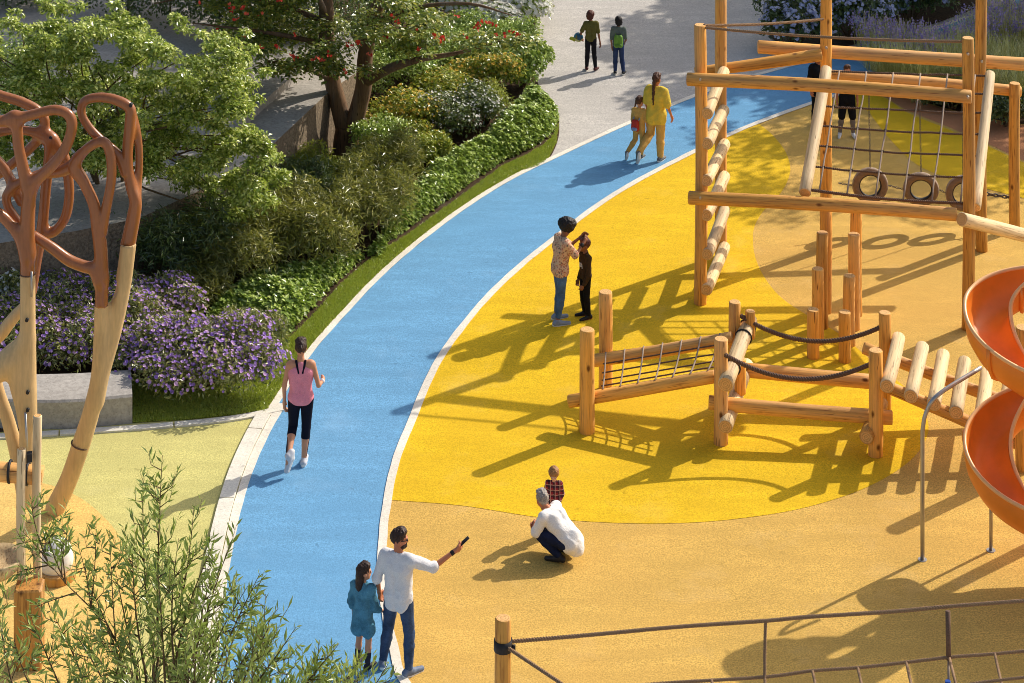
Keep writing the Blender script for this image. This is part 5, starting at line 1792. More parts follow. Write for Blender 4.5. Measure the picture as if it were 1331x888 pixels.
o = link('soft_toy', mesh_np('soft_toy', V - np.array(c2), Q, mat_plain('lime plush', srgb(170, 168, 60), 0.9, 0.3, 40), smooth=True), None, c2)
tag(o, 'small lime yellow toy held beside the ball by the khaki boy', 'toy')

greyj = cloth('grey jersey', srgb(104, 112, 104), 0.1, 9, 0.5)
g2 = Fig(G(804, 96), 1.22, -4, 'brown', 'boy in grey T-shirt and blue jeans with a green backpack', dict(
    elL=(-.22, -.02, 1.02), wrL=(-.20, .05, .80), elR=(.22, .03, 1.03), wrR=(.18, .15, .90), anR=(.15, -.05, .085), toR=(.20, .11, .03)), child=0.2, look=10, vox=0.009).body()
g2.top('t_shirt', greyj, 0.8, 0.02, 0.06, 0.0, 0.0, 0.024)
g2.legs('jeans', denim('blue denim', srgb(48, 60, 92)), 0.96, 0.014)
g2.shoes(shoe_k, sole_w)
g2.hair(HAIR['black'], 'bowl')
backpack(g2, 'bright green backpack on the back of the boy in grey', mat_plain('green nylon', srgb(112, 152, 56), 0.6, 0.1), mat_plain('dark green nylon', srgb(92, 130, 46), 0.6, 0.1), 1.0, 0.10)

# --- people behind the tower
blk = cloth('black jersey', srgb(26, 26, 30), 0.15, 9, 0.4)
f = Fig(G(1101, 178), 1.42, 176, 'warm', 'person in black top and shorts standing behind the rope net', dict(knL=(-.13, .02, .5), anL=(-.15, -.03, .085), toL=(-.18, .14, .03), knR=(.13, .02, .5), anR=(.17, -.03, .085), toR=(.2, .14, .03)), vox=0.01).body()
f.top('t_shirt', blk, 0.9, 0.024, 0.06)
f.legs('leggings', cloth('grey leggings', srgb(128, 116, 108), 0.1), 0.95, 0.008)
f.legs('shorts', blk, 0.0, 0.03)
f.shoes(shoe_w)
f.hair(HAIR['brown'], 'short')
f = Fig(G(1063, 163), 1.45, -150, 'warm', 'person in dark clothes standing behind the left pole of the net', None, vox=0.011).body()
f.top('jacket', blk, 1.0, 0.028, 0.08, 0.0, 0.9)
f.legs('trousers', blk, 0.95, 0.016)
f.shoes(shoe_k)
f.hair(HAIR['brown'], 'short')
# ================================================================== PLANTS
def shrub(name, label, cat, c, blobs_rel, n, length, width, leaf, group=None, stems=5, **kw):
    """Shrub: stems from the ground and a leafy crown made of several clumps."""
    root = empty(name, c, label, cat, group)
    mb = MB()
    c = Vector(c)
    for i in range(stems):
        b = blobs_rel[i % len(blobs_rel)]
        t = c + Vector(b[0])
        mid = c.lerp(t, .5) + Vector((random.uniform(-.06, .06), random.uniform(-.06, .06), .05))
        mb.tube([c + Vector((random.uniform(-.06, .06), random.uniform(-.06, .06), -.02)), mid, t], [.022, .016, .007], 5)
    mb.build('stem', M['twig'], root, c)
    blobs = [(tuple(c + Vector(b[0])), b[1]) for b in blobs_rel]
    cr = foliage('crown', blobs, n, length, width, leaf, root, **kw)
    return root, blobs

def mound(rx, ry, h, k=9, seed=0, lump=0.45):
    """Clumps that together make an uneven dome."""
    rn = random.Random(seed)
    out = [((0, 0, h * .45), (rx * .72, ry * .72, h * .5))]
    for i in range(k):
        a = 6.283 * i / k + rn.uniform(-.3, .3)
        q = rn.uniform(.45, .8)
        s = lump * rn.uniform(.75, 1.25)
        out.append(((math.cos(a) * rx * q, math.sin(a) * ry * q, h * rn.uniform(.35, .75)), (rx * s, ry * s, h * s * .8)))
    return out

# ---------------- low clipped hedge that follows the path, and the ground cover below it
def bed(name, label, cat, poly, h, n, length, width, leaf, bumpy=0.1, edge=0.3, tilt=0.6, kind=None):
    X, Y = sample_poly(poly, n)
    d = edge_dist_np(poly, X, Y)
    prof = np.clip(d / edge, 0, 1) ** 0.5
    lump = 1 + bumpy * 2.0 * vnoise(X, Y, 2.2, 3.3) + bumpy * 1.3 * vnoise(X, Y, 5.5, 8.1)
    top = h * (0.12 + 0.88 * prof) * lump
    z = top * (1 - np.abs(rng.normal(0, 0.16, n)))
    side = rng.random(n) < (0.55 * (d < edge))
    z = np.where(side, top * rng.random(n), z)
    z = np.clip(z, 0.02, None)
    pos = np.stack([X, Y, z], 1)
    nrm = norm_rows(rand_dirs(n) * tilt + np.array([[0.42, 0.05, 0.85]]))
    ax = norm_rows(rand_dirs(n) + np.array([[0.0, -0.25, -0.1]]))
    ax = norm_rows(ax - nrm * np.sum(ax * nrm, 1, keepdims=True))
    ln = length * rng.uniform(0.65, 1.25, n)
    c = np.array([X.mean(), Y.mean(), 0])
    me = leaf_mesh(name, pos - c, ax, nrm, ln, ln * width / length, leaf)
    o = link(name, me, None, c)
    tag(o, label, cat, None, kind)
    # dense woody core that the leaves grow from
    core = [tuple(p) for p in poly]
    return o

HA = 0.5
hedge_poly = [tuple(G(x, y, 0))[:2] for x, y in [(724, 154), (718, 170), (702, 185), (678, 199), (650, 211), (610, 238), (566, 270), (530, 297), (502, 315), (492, 318)]] + [tuple(G(x, y, HA))[:2] for x, y in [(492, 298), (500, 270), (522, 236), (548, 208), (585, 183), (618, 164), (648, 142), (668, 118), (688, 96), (708, 104)]]
bed('leafy_hedge', 'long low leafy green hedge curving beside the lawn strip and blue path', 'hedge', hedge_poly, HA, 38000, 0.095, 0.06, LEAF['hedge'], 0.14, 0.35, 0.45)
cover_poly = [tuple(G(x, y, .28))[:2] for x, y in [(268, 402), (285, 375), (330, 352), (380, 338), (430, 326), (478, 312), (500, 304)]] + [tuple(G(x, y))[:2] for x, y in [(500, 318), (470, 337), (442, 361), (418, 386), (396, 410), (378, 430), (360, 436), (330, 426), (300, 418)]]
bed('ground_cover', 'dense glossy green ground cover between the purple asters and the lawn', 'ground cover', cover_poly, 0.36, 15000, 0.095, 0.062, LEAF['hedge'], 0.15, 0.3, 0.5)

# ---------------- purple asters
def aster(label, pix, rx, ry, h, n, nf, seed, mat='purple', name='aster_bush', fsz=0.056):
    c = G(*pix)
    r, bl = shrub(name, label, 'flower bush', c, mound(rx, ry, h, 11, seed, .42), n, 0.085, 0.03, LEAF['aster'], None, 6, shell=.34, upb=.4, rnd=.9)
    fl = flowers('blossoms', bl, nf, fsz, LEAF[mat], r, 7, -0.1, .13)
    fl['kind'] = 'stuff'
    return r
aster('big purple aster bush with pale sunlit blooms nearest the blue path', (258, 507), 1.2, .95, 1.0, 11500, 2100, 1)
aster('purple aster bush between the big bush and the leaning pale leg', (178, 480), .85, .8, .85, 6000, 950, 2)
aster('dark purple aster bush behind the leaning pale leg', (196, 428), .9, .7, .8, 6000, 800, 3)
aster('purple aster bush behind the concrete bench, between two pale legs', (92, 478), .85, .75, .85, 6000, 850, 4)
aster('shaded deep purple aster bush at the back, between the sculpture legs', (85, 425), .9, .7, .75, 5000, 700, 5)
aster('purple aster bush at the left edge behind the bench end', (10, 468), .8, .75, .85, 4500, 560, 6)
aster('small aster bush at the right end of the flowers, few blooms', (328, 466), .62, .55, .78, 5200, 140, 7)
aster('white flowered bush at the left edge above the asters', (2, 412), .6, .6, .85, 3500, 480, 8, 'white', 'white_flower_bush')

# ---------------- soft dark feathery shrubs
def feathery(label, pix, rx, ry, h, n, seed, leaf='pine', L=0.14, W=0.024, grp='feathery dark shrubs below the terrace'):
    return shrub('feathery_shrub', label, 'shrub', G(*pix), mound(rx, ry, h, 10, seed, .46), n, L, W, LEAF[leaf], grp, 6, shell=.42, upb=.6, rnd=.9)
feathery('feathery olive shrub right of the others, against the leafy hedge', (478, 310), .75, .9, 1.25, 8000, 21)
feathery('feathery olive shrub directly behind the green ground cover', (405, 345), .95, .8, 1.2, 9000, 22)
feathery('broad feathery dark shrub left of the ground cover', (315, 368), 1.0, .85, 1.25, 9000, 23)
feathery('feathery dark shrub between the tall leg and the ground cover', (232, 372), .95, .85, 1.25, 8000, 24, 'dark')
feathery('taller feathery shrub below the dark terrace wall', (380, 296), .95, .8, 1.1, 8000, 25, 'dark')
feathery('small feathery dark shrub in the gap between the asters and the ground cover', (262, 400), .5, .45, .6, 3500, 31)
feathery('feathery shrub under the pale green tree', (275, 318), 1.0, .8, 1.1, 7000, 26, 'dark')
feathery('feathery shrub behind the sculpture, at the foot of the terrace', (165, 352), 1.1, .8, 1.1, 7000, 27, 'dark')
feathery('feathery shrub at the left edge, at the foot of the terrace', (60, 372), 1.1, .8, 1.05, 7000, 28, 'dark')
feathery('feathery shrub at the foot of the red-flowered tree', (500, 255), .7, .75, 1.1, 7000, 29)
feathery('small feathery shrub left of the forked tree trunk', (405, 252), .7, .6, .7, 5000, 30, 'yellowgreen', .10, .02)

# ---------------- mixed flowering shrubs above the hedge
def mixed(label, pix, rx, ry, h, n, leaf, seed, fl=None, nf=0, L=.075, W=.04, fs=.05, name='flowering_shrub', cat='shrub', **kw):
    r, bl = shrub(name, label, cat, G(*pix), mound(rx, ry, h, 9, seed, .45), n, L, W, LEAF[leaf], None, 5, shell=.40, **kw)
    if fl:
        o = flowers('blossoms', bl, nf, fs, LEAF[fl], r, 6, -.05)
        o['kind'] = 'stuff'
    return r
mixed('green shrub touching the right side of the forked trunk', (497, 214), .6, .6, .85, 4500, 'hedge', 41, 'white', 30)
mixed('yellow-flowered shrub right of the trunk branch', (530, 176), .85, .7, .9, 5000, 'yellowgreen', 42, 'gold', 420, fs=.06)
mixed('white-flowered shrub in the middle of the mixed planting', (600, 178), .85, .7, .95, 5000, 'dark', 43, 'white', 420)
mixed('round lime green feathery shrub above the leafy hedge', (632, 162), .5, .45, .8, 4500, 'yellowgreen', 44, None, 0, .09, .015, upb=.9)
mixed('golden yellow shrub under the tree canopy, furthest right of the gold ones', (628, 122), .8, .6, .85, 5000, 'yellowgreen', 45, 'gold', 480, fs=.065)
mixed('green shrub with pale specks at the top end of the leafy hedge', (678, 112), .65, .6, .8, 5000, 'hedge', 46, 'white', 40, .1, .055)
mixed('low green and gold shrub in front of the yellow-flowered one', (535, 205), .7, .5, .6, 4500, 'yellowgreen', 47, 'gold', 90)
mixed('pale yellow flowered shrub behind the white-flowered one', (575, 140), .7, .6, .8, 4500, 'yellowgreen', 48, 'gold', 150)
mixed('small yellow green shrub between the trunk and the hedge', (560, 212), .5, .45, .55, 3200, 'yellowgreen', 49)
mixed('large white-blossomed bush at the top edge beside the asphalt', (645, 44), 1.25, .8, 1.1, 7000, 'hedge', 50, 'white', 2600, fs=.1)
mixed('small gold-leaved shrub right of the white-blossomed bush', (690, 26), .45, .45, .65, 2600, 'yellowgreen', 51, 'gold', 60)
mixed('broad dark green shrub behind the tree at the top edge', (520, 50), 1.4, .9, 1.3, 6000, 'dark', 52)

mixed('lush green shrub directly right of the forked trunk, in the tree shade', (512, 130), 1.0, .8, 1.1, 5500, 'hedge', 54)
mixed('broad green shrub below the overhanging bough', (565, 100), 1.0, .8, 1.0, 5500, 'hedge', 55)
mixed('green shrub in the shade behind the golden yellow one', (610, 78), .9, .7, .9, 5000, 'hedge', 56)
mixed('dark green shrub between the two stems of the forked trunk', (470, 95), .9, .7, 1.2, 5000, 'dark', 57)
mixed('green shrub at the top end of the bed beside the asphalt', (665, 75), .7, .6, .8, 4500, 'hedge', 58)
# ---------------- dark hedges on the terrace, top left
def dark_hedge(label, pts, w_, h, z0, n, seed):
    c = P(*pts[0], 1) if False else None
    line = [Vector(tuple(G(x, y, z0))) for x, y in pts]
    bl = []
    for a, b in zip(line[:-1], line[1:]):
        m_ = max(2, int((b - a).length / .5))
        for i in range(m_):
            p = a.lerp(b, (i + random.random()) / m_)
            bl.append(((p.x + random.uniform(-.1, .1), p.y + w_ * .5 + random.uniform(-.2, .2), z0 + h * random.uniform(.22, .5)), (w_ * .6, w_ * .6, h * .52)))
    root = empty('dark_hedge', line[0], label, 'hedge')
    foliage('crown', bl, n, .09, .05, LEAF['dark'], root, shell=.15)
    mb = MB()
    for b in bl[::2]:
        mb.tube([(b[0][0], b[0][1], z0 - .02), (b[0][0], b[0][1], z0 + h * .5)], .02, 5)
    mb.build('stem', M['twig'], root, line[0])['kind'] = 'stuff'
dark_hedge('dark clipped hedge on the terrace behind the tree crowns, right part', [(150, 30), (200, 46), (260, 62), (330, 72), (420, 55)], 1.6, 1.9, HT, 20000, 1)
dark_hedge('dark hedge piece at the top left corner', [(-60, 16), (0, 20), (50, 14)], 1.2, 1.4, HT, 6000, 2)
mixed('rounded light green bush at the left edge on the terrace', (2, 210), 1.0, .8, 2.3, 7000, 'hedge', 53)

# ---------------- trees
def limb_path(a, b, bend=.15, n=5):
    a, b = Vector(a), Vector(b)
    m_ = (b - a).length * bend
    off = Vector((random.uniform(-1, 1), random.uniform(-1, 1), random.uniform(0, .6))) * m_
    return [a.lerp(b, i / n) + off * math.sin(math.pi * i / n) for i in range(n + 1)]

# pale green tree (left): several thin stems, airy crown, gaps at the edge
t1 = empty('serviceberry_tree', G(150, 330), 'airy light green small tree behind the sculpture', 'tree')
base = G(150, 330)
outline = [(-30, 60), (5, 20), (45, 35), (60, 8), (110, 12), (125, 35), (160, 20), (185, 40), (235, 36), (262, 55), (310, 50), (330, 80), (318, 130), (335, 175), (362, 215), (358, 250), (335, 285), (290, 285), (260, 250), (225, 235), (170, 228), (110, 225), (50, 220), (-30, 215)]
clumps = []
while len(clumps) < 300:
    x, y = random.uniform(-30, 365), random.uniform(5, 290)
    if inside(outline, x, y):
        dcent = math.hypot((x - 150) / 220, (y - 140) / 150)
        d = 38.6 + random.uniform(-1.5, 1.3) * max(.3, 1 - dcent * .6)
        s = random.uniform(.11, .25)
        clumps.append((tuple(P(x, y, d)), (s * 1.2, s * 1.2, s * .75)))
ends = random.sample(clumps, 48)
mb = MB()
for st in range(5):
    a0 = base + Vector((random.uniform(-.25, .25), random.uniform(-.2, .2), -.03))
    fork = base + Vector((random.uniform(-1.4, 1.6), random.uniform(-.5, .5), random.uniform(1.1, 1.9)))
    mb.tube(limb_path(a0, fork, .1), [.055, .05, .046, .042, .038, .034], 7)
    for e in ends[st::5]:
        mb.tube(limb_path(fork, e[0], .12, 4), [.03, .024, .018, .012, .006], 5)
mb.build('trunk', M['twig'], t1, base)
foliage('crown', clumps, 72000, .082, .042, LEAF['serviceberry'], t1, shell=.4, upb=.8, rnd=.8, droop=.25)
# sprigs that stand out of the outline
sp = []
for (x, y) in [(55, 4), (62, 14), (105, 10), (160, 22), (180, 34), (235, 30), (262, 46), (318, 44), (330, 66), (345, 95), (350, 205), (368, 228), (352, 262), (340, 290), (300, 292), (335, 130), (228, 24), (150, 8), (20, 18)]:
    sp.append((tuple(P(x, y, 38.4 + random.uniform(-.6, .6))), (.13, .13, .09)))
foliage('sprig', sp, 1700, .082, .044, LEAF['serviceberry'], t1, shell=.4, upb=.8, rnd=.8, droop=.3)

# red-flowered tree with the forked trunk
t2 = empty('coral_tree', G(452, 202), 'forked tree with rough brown trunk and red flowers', 'tree')
b2 = G(452, 202); D2 = b2.y
mb = MB()
def bough(pts, seg=10):
    q = spl([(p[0], p[1], p[2], p[3]) for p in pts], 4)
    mb.tube([P(a[0], a[1], D2 + a[2]) for a in q], [a[3] for a in q], seg)
bough([(452, 204, 0, .30), (450, 185, 0, .25), (453, 165, 0, .24)])
bough([(450, 176, 0, .18), (441, 140, .05, .165), (431, 100, .1, .155), (425, 55, .1, .15), (424, 10, .1, .14), (420, -60, .1, .11), (405, -130, .2, .07)])
bough([(455, 176, 0, .18), (466, 140, -.05, .165), (473, 110, -.1, .16), (475, 70, -.1, .145), (486, 25, -.1, .135), (500, -25, -.1, .11), (525, -110, 0, .06)])
bough([(474, 108, -.1, .10), (492, 97, -.5, .09), (515, 86, -.9, .085), (548, 77, -1.2, .06), (600, 68, -1.5, .035), (655, 52, -1.6, .015)], 7)
bough([(432, 104, .1, .06), (405, 92, -.4, .045), (370, 82, -.8, .03), (345, 80, -1, .012)], 6)
bough([(425, 60, .1, .06), (380, 48, -.3, .045), (330, 40, -.5, .03), (250, 30, -.7, .012)], 6)
bough([(426, 30, .1, .06), (360, 5, .2, .045), (280, -10, .3, .03), (200, 5, .3, .012)], 6)
bough([(484, 30, -.1, .06), (540, 10, -.4, .045), (610, 5, -.8, .03), (665, 20, -1, .012)], 6)
bough([(424, 20, .1, .06), (400, -30, -1.0, .045), (360, -60, -2, .03)], 6)
tk = mb.build('trunk', M['bark'], t2, b2)
cl2 = []
def put(region, n, d0, d1, s0=.22, s1=.42):
    k = 0
    while k < n:
        x, y = random.uniform(150, 720), random.uniform(-260, 130)
        if inside(region, x, y):
            s = random.uniform(s0, s1)
            cl2.append((tuple(P(x, y, D2 + random.uniform(d0, d1))), (s * 1.35, s * 1.35, s * .55)))
            k += 1
put([(335, 66), (375, 72), (420, 58), (470, 62), (478, 95), (440, 98), (400, 102), (360, 96), (335, 86)], 20, -1.4, -.5, .2, .32)
put([(470, 0), (545, 2), (590, 48), (690, 50), (682, 60), (640, 68), (585, 62), (540, 72), (500, 60), (470, 50)], 46, -2.0, -.2, .2, .34)
put([(215, -40), (430, -40), (430, 48), (380, 55), (340, 66), (270, 40), (240, 10)], 60, -.9, .8, .2, .36)
put([(170, -260), (690, -260), (690, -190), (520, -60), (450, -10), (200, -15)], 85, -2.6, 2.6, .3, .5)
foliage('crown', cl2, 42000, .10, .062, LEAF['coral'], t2, shell=.4, upb=1.0, rnd=.6, droop=.2)
rf = []
for (x, y) in [(262, 2), (297, 8), (300, 13), (303, 12), (312, 12), (318, 8), (322, 18), (307, 23), (283, 40), (323, 41), (318, 49), (340, 62), (363, 2), (380, 71), (385, 76), (408, 75), (412, 76), (419, 77), (428, 70), (452, 57), (456, 60), (463, 54), (466, 55), (512, 20), (515, 27), (502, 48), (565, 46), (569, 50), (574, 48), (576, 52), (622, 30), (629, 29), (635, 30), (640, 31), (645, 32), (618, 38), (617, 48), (645, 47), (656, 45), (665, 42), (674, 45), (604, 48), (545, 64), (338, 18), (360, 60), (450, 92), (356, 250), (385, 45), (480, 70), (595, 22), (540, 36)]:
    for k in range(3):
        rf.append(tuple(P(x + random.uniform(-3.5, 3.5), y + random.uniform(-3, 3), D2 - random.uniform(1.4, 2.1))))
rf = np.array(rf)
o = flower_discs('blossoms', rf, norm_rows(rand_dirs(len(rf)) + np.array([[0, -.8, .6]])), .066, LEAF['red'], t2, 7)
o['kind'] = 'stuff'

# trees that stand outside the picture and shade the top of it
def shade_tree(label, c, rr, n, clump_n, leafL=.2, trunk_r=.16, leaf='coral', seed=3):
    rn = random.Random(seed)
    c = Vector(c)
    root = empty('broadleaf_tree', (c.x, c.y, 0), label, 'tree')
    cls = []
    for i in range(clump_n):
        v = Vector((rn.gauss(0, 1), rn.gauss(0, 1), rn.gauss(0, 1))).normalized() * (rn.random() ** .45)
        s = rn.uniform(.45, .85)
        cls.append(((c.x + v.x * rr[0], c.y + v.y * rr[1], c.z + v.z * rr[2]), (s * 1.2, s * 1.2, s * .7)))
    mb = MB()
    tp = Vector((c.x, c.y, c.z - rr[2] * .6))
    mb.tube([Vector((c.x, c.y, -.05)), Vector((c.x + .1, c.y, tp.z * .5)), tp], [trunk_r, trunk_r * .8, trunk_r * .6], 9)
    for q in cls[::3]:
        mb.tube(limb_path(tp, q[0], .12, 4), [.07, .055, .04, .025, .01], 5)
    mb.build('trunk', M['bark'], root, Vector((c.x, c.y, 0)))
    foliage('crown', cls, n, leafL, leafL * .55, LEAF[leaf], root, shell=.4)
shade_tree('dense broadleaf tree beyond the right edge shading the asphalt', (14.8, 56.6, 7.2), (4.9, 4.4, 1.9), 42000, 190, .26, seed=4)
shade_tree('open broadleaf tree beyond the right edge shading the play ground', (15.6, 50.2, 7.4), (3.9, 3.2, 1.7), 6500, 48, .22, seed=5)
shade_tree('dense broadleaf tree beyond the top edge shading the flowers', (17.5, 62.5, 7.5), (4.5, 3.6, 2.0), 12000, 60, .24, seed=8)
shade_tree('dense broadleaf tree beyond the top edge shading the terrace', (-2.2, 53.6, 7.6), (5.2, 3.8, 1.9), 15000, 90, .24, seed=6)
shade_tree('second broadleaf tree beyond the top left shading the terrace', (-8.5, 58.0, 7.8), (5.2, 4.2, 2.0), 12000, 80, .26, seed=7)

# ---------------- top right: blue-white flowering shrubs, lavender, grasses
def bluew(label, pix, rx, ry, h, n, nf, seed):
    r, bl = shrub('hydrangea_bush', label, 'flower bush', G(*pix), mound(rx, ry, h, 10, seed, .44), n, .1, .055, LEAF['dark'], None, 6, shell=.22)
    p, o_ = blob_leaves(bl, nf * 3, .05)
    k = o_[:, 2] > -.1
    p, o_ = p[k][:nf], o_[k][:nf]
    P9 = np.concatenate([p + rand_dirs(len(p)) * .05 + o_ * .03 for _ in range(6)])
    O9 = np.concatenate([o_ for _ in range(6)])
    f_ = flower_discs('blossoms', P9, norm_rows(O9 + rand_dirs(len(P9)) * .5), .08, LEAF['bluewhite'], r, 5)
    f_['kind'] = 'stuff'
bluew('white-flowered bush at the left end of the top right bed', (1035, 62), .8, .7, 1.2, 5000, 260, 61)
bluew('blue-white flowered bush behind the second tower post', (1105, 52), 1.0, .8, 1.35, 6500, 330, 62)
bluew('blue-white flowered bush left of the tall right post', (1180, 32), 1.0, .8, 1.35, 6500, 330, 63)
bluew('blue-white flowered bush at the top edge, behind the others', (1120, 4), 1.4, .8, 1.2, 6500, 300, 64)
bluew('blue-white flowered bush at the top edge near the right post', (1235, -4), 1.1, .8, 1.1, 5000, 220, 65)
mixed('yellow green shrub at the top right corner', (1312, 8), .9, .6, 1.0, 4500, 'yellowgreen', 66)

def tuft(label, pix, n, h, spread, leaf, seed, group, spikes=0, width=.012):
    rn = np.random.default_rng(seed)
    c = G(*pix)
    root = empty('grass_clump' if not spikes else 'lavender_clump', c, label, 'ornamental grass' if not spikes else 'lavender', group)
    segs = 4
    a = rn.uniform(0, 6.283, n); lean = rn.uniform(.05, 1, n) * spread; hh = h * rn.uniform(.6, 1.1, n)
    bx, by = rn.normal(0, .10, n), rn.normal(0, .10, n)
    V, Fc = [], []
    for i in range(segs + 1):
        t = i / segs
        r = lean * t ** 1.6
        zz = hh * (t - .25 * t ** 3 * np.minimum(1, lean))
        px, py = bx + np.cos(a) * r, by + np.sin(a) * r
        w_ = width * (1 - t * .85)
        V.append(np.stack([px - np.sin(a) * w_, py + np.cos(a) * w_, zz], 1)); V.append(np.stack([px + np.sin(a) * w_, py - np.cos(a) * w_, zz], 1))
    V = np.stack(V, 1)
    m_ = 2 * (segs + 1)
    base_i = np.arange(n) * m_
    for i in range(segs):
        Fc.append(np.stack([base_i + 2 * i, base_i + 2 * i + 1, base_i + 2 * i + 3, base_i + 2 * i + 2], 1))
    me = mesh_np('blades', V.reshape(-1, 3), np.concatenate(Fc), LEAF[leaf])
    o = link('blades', me, root, c)
    o['kind'] = 'stuff'
    if spikes:
        idx = rn.choice(n, min(n, spikes), replace=False)
        tips = V[idx, -2, :]
        pts = np.concatenate([tips + np.array([0, 0, -.035 * j]) + rn.normal(0, .012, tips.shape) for j in range(6)]) + np.array(c)
        f_ = flower_discs('blossoms', pts, norm_rows(rand_dirs(len(pts)) + np.array([[0, -.5, .5]])), .045, LEAF['lavender'], root, 5)
        f_['kind'] = 'stuff'
k = 0
for (x, y) in [(1268, 66), (1290, 58), (1312, 52), (1330, 48), (1342, 60), (1285, 70), (1128, 74), (1150, 78), (1172, 82), (1194, 86), (1216, 90), (1238, 88), (1140, 90), (1165, 95), (1190, 100), (1215, 104), (1256, 84), (1275, 80), (1300, 74), (1322, 70)]:
    tuft('lavender clump with violet flower spikes in the bed at the top right', (x, y), 210, .95, .42, 'straw', 100 + k, 'lavender in the top right bed', 52, .009); k += 1
for (x, y) in [(1152, 112), (1178, 118), (1204, 124), (1232, 128), (1262, 134), (1292, 140), (1320, 147), (1170, 122), (1198, 131), (1245, 112), (1275, 118), (1305, 122), (1328, 128), (1255, 98), (1285, 102), (1312, 106), (1228, 108), (1340, 110)]:
    tuft('arching straw green ornamental grass along the terracotta strip', (x, y), 420, .95, .75, 'straw', 200 + k, 'ornamental grasses along the terracotta strip', 0, .011); k += 1
mixed('low dark green shrub beside the swing frame post at the right edge', (1308, 164), .7, .4, .75, 4500, 'dark', 71, name='low_shrub')
mixed('low dark green shrub at the front of the grasses', (1238, 142), .6, .35, .5, 3000, 'dark', 72, name='low_shrub')

mixed('broad green shrub in the lavender bed just beyond the right edge', (1440, 120), 1.4, .9, 1.2, 5000, 'hedge', 73)
mixed('broad dark shrub at the back of the lavender bed beyond the right edge', (1450, 60), 1.6, 1.0, 1.4, 5000, 'dark', 74)

# ---------------- foreground: narrow-leaved tree whose top reaches into the picture
DF = 20.0
ft = empty('willow_leaf_tree', (P(230, 1200, DF).x, DF, 0), 'narrow-leaved green tree top in the lower left foreground', 'tree')
base = Vector((ft.location.x, DF, 0))
mb = MB()
LP, LA, LN, LL = [], [], [], []
rq = np.random.default_rng(11)
def twig(pts, r0, dens=24, L=.118, start=.15):
    """a twig with narrow leaves standing off both sides; dens leaves per metre"""
    pts = [Vector(p) for p in pts]
    n = len(pts)
    mb.tube(pts, [r0 * (1 - .8 * i / (n - 1)) for i in range(n)], 5)
    ln = sum((pts[i + 1] - pts[i]).length for i in range(n - 1))
    m_ = int(ln * dens)
    for i in range(m_):
        t = start + (1 - start) * (i + rq.random()) / m_
        f_ = t * (n - 1); j = min(n - 2, int(f_))
        p = pts[j].lerp(pts[j + 1], f_ - j)
        d = (pts[j + 1] - pts[j]).normalized()
        a = rq.uniform(0, 6.283)
        u = d.orthogonal().normalized(); v = d.cross(u)
        o_ = u * math.cos(a) + v * math.sin(a)
        ax_ = (d * rq.uniform(.55, 1.1) + o_ * rq.uniform(.45, .9)).normalized()
        LP.append(tuple(p)); LA.append(tuple(ax_)); LN.append(tuple((o_.cross(d) * rq.uniform(-.6, .6) + d * -.4 + o_ * .3 + Vector((0, 0, .8))).normalized()))
        LL.append(L * rq.uniform(.7, 1.15) * (1.0 - .35 * max(0, t - .8) / .2))
    return pts
def stem_to(x0, y0, x1, y1, dd=0.0, bend=8, side=10, r=.012, dens=24, slen=(.22, .5)):
    d0, d1 = DF + dd, DF + dd + random.uniform(-.3, .3)
    pts = []
    bx = random.uniform(-bend, bend)
    for i in range(7):
        t = i / 6
        pts.append(P(x0 + (x1 - x0) * t + bx * math.sin(math.pi * t), y0 + (y1 - y0) * t, d0 + (d1 - d0) * t))
    twig(pts, r, dens, start=.25)
    for k in range(side):
        t = random.uniform(.12, .93)
        f_ = t * 6; j = min(5, int(f_))
        p = pts[j].lerp(pts[j + 1], f_ - j)
        d = (pts[j + 1] - pts[j]).normalized()
        o_ = Vector((random.uniform(-1, 1), random.uniform(-1, 1), 0)).normalized()
        l = random.uniform(*slen) * (1.1 - .6 * t)
        e = p + (d * .75 + o_ * .65).normalized() * l
        m1 = p.lerp(e, .5) + Vector((0, 0, -.02)) + o_ * .03
        twig([p, m1, e + Vector((0, 0, .03))], .005, dens + 6)
    return pts
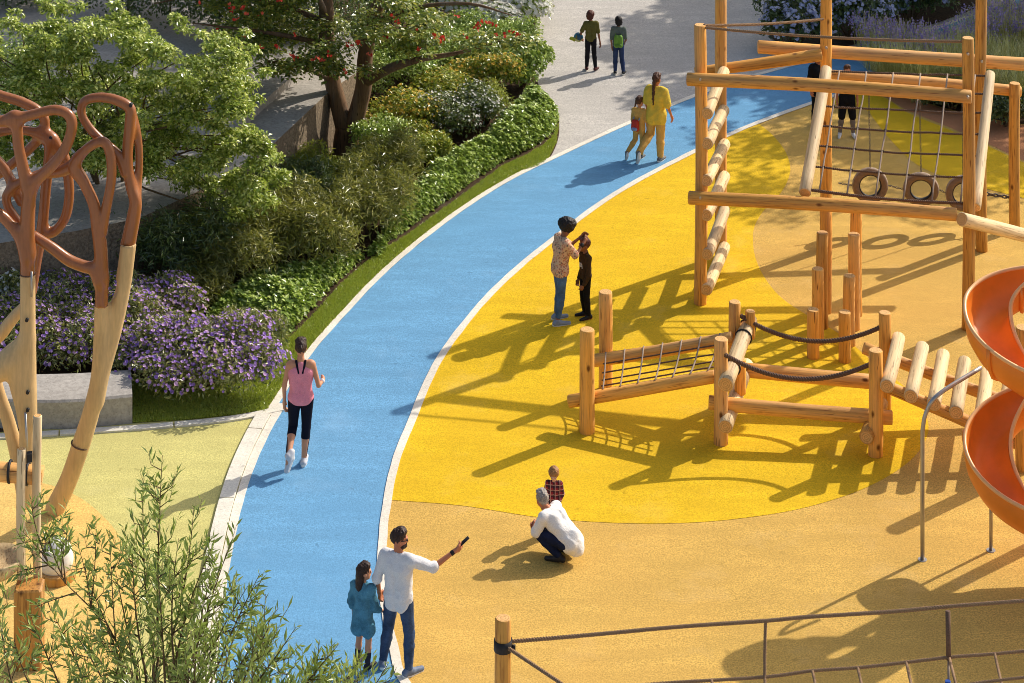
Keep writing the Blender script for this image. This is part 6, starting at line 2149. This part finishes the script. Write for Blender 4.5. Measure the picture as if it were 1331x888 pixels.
stems = [(205, 860, 211, 592, 0), (200, 860, 186, 622, .2), (215, 860, 252, 660, .1), (225, 880, 275, 712, -.2), (240, 900, 300, 704, 0), (250, 900, 322, 762, .3), (262, 920, 338, 745, -.1), (280, 920, 362, 790, .1),
         (300, 930, 385, 815, -.2), (320, 940, 345, 772, .2), (300, 940, 350, 815, 0), (190, 880, 172, 720, -.2), (180, 890, 150, 742, .1), (170, 900, 130, 790, -.1), (230, 900, 232, 700, -.4), (250, 920, 270, 760, -.5), (215, 900, 205, 740, -.3),
         (340, 960, 440, 838, 0), (400, 960, 470, 850, .1), (430, 960, 505, 862, -.1), (380, 950, 415, 835, .2), (150, 920, 95, 820, 0), (120, 920, 70, 800, .2), (95, 930, 40, 800, 0), (60, 930, 18, 830, -.1), (30, 940, -5, 760, .2)]
for (x0, y0, x1, y1, dd) in stems:
    stem_to(x0, y0, x1, y1, dd, 8, int(4 + (y0 - y1) / 19), .012)
# the loose sprays on the left with bare arching wood
arch = [P(185, 905, DF), P(150, 832, DF - .1), P(118, 790, DF - .15), P(85, 758, DF - .2), P(62, 730, DF - .2)]
twig(arch, .011, 8)
for (p0, tip) in [((62, 730), (40, 650)), ((62, 730), (28, 690)), ((85, 758), (72, 660)), ((80, 750), (88, 690)), ((118, 790), (100, 705)), ((118, 790), (125, 670)), ((150, 832), (142, 690)), ((150, 832), (112, 742)), ((62, 735), (20, 745)), ((85, 758), (60, 690)), ((100, 770), (45, 790)), ((70, 740), (48, 715))]:
    stem_to(p0[0], p0[1], tip[0], tip[1], -.2, 4, 5, .007, 26, (.12, .26))
# dense lower mass
for i in range(42):
    x0 = random.uniform(-20, 470) if i % 2 else random.uniform(150, 390)
    top_y = 826 + abs(x0 - 230) * .12 + random.uniform(-25, 40)
    if x0 > 340: top_y += 30
    stem_to(x0, 960, x0 + random.uniform(-25, 35), top_y, random.uniform(-.7, .5), 6, 6, .009, 24, (.15, .35))
# boughs down to the trunk
hub = P(230, 1190, DF)
for (x0, y0, x1, y1, dd) in stems:
    mb.tube(limb_path(hub + Vector((random.uniform(-.1, .1), random.uniform(-.2, .2), random.uniform(-.4, .2))), P(x0, y0, DF + dd), .08, 5), [.045, .036, .028, .022, .017, .012], 6)
mb.tube([base - Vector((0, 0, .05)), base + Vector((.1, 0, hub.z * .5)), hub], [.16, .12, .06], 10)
mb.build('trunk', M['twig'], ft, base)
me = leaf_mesh('crown', np.array(LP) - np.array(base), np.array(LA), np.array(LN), np.array(LL), np.array(LL) * .22, LEAF['willow'], .12)
link('crown', me, ft, base)
print('foreground leaves', len(LP))
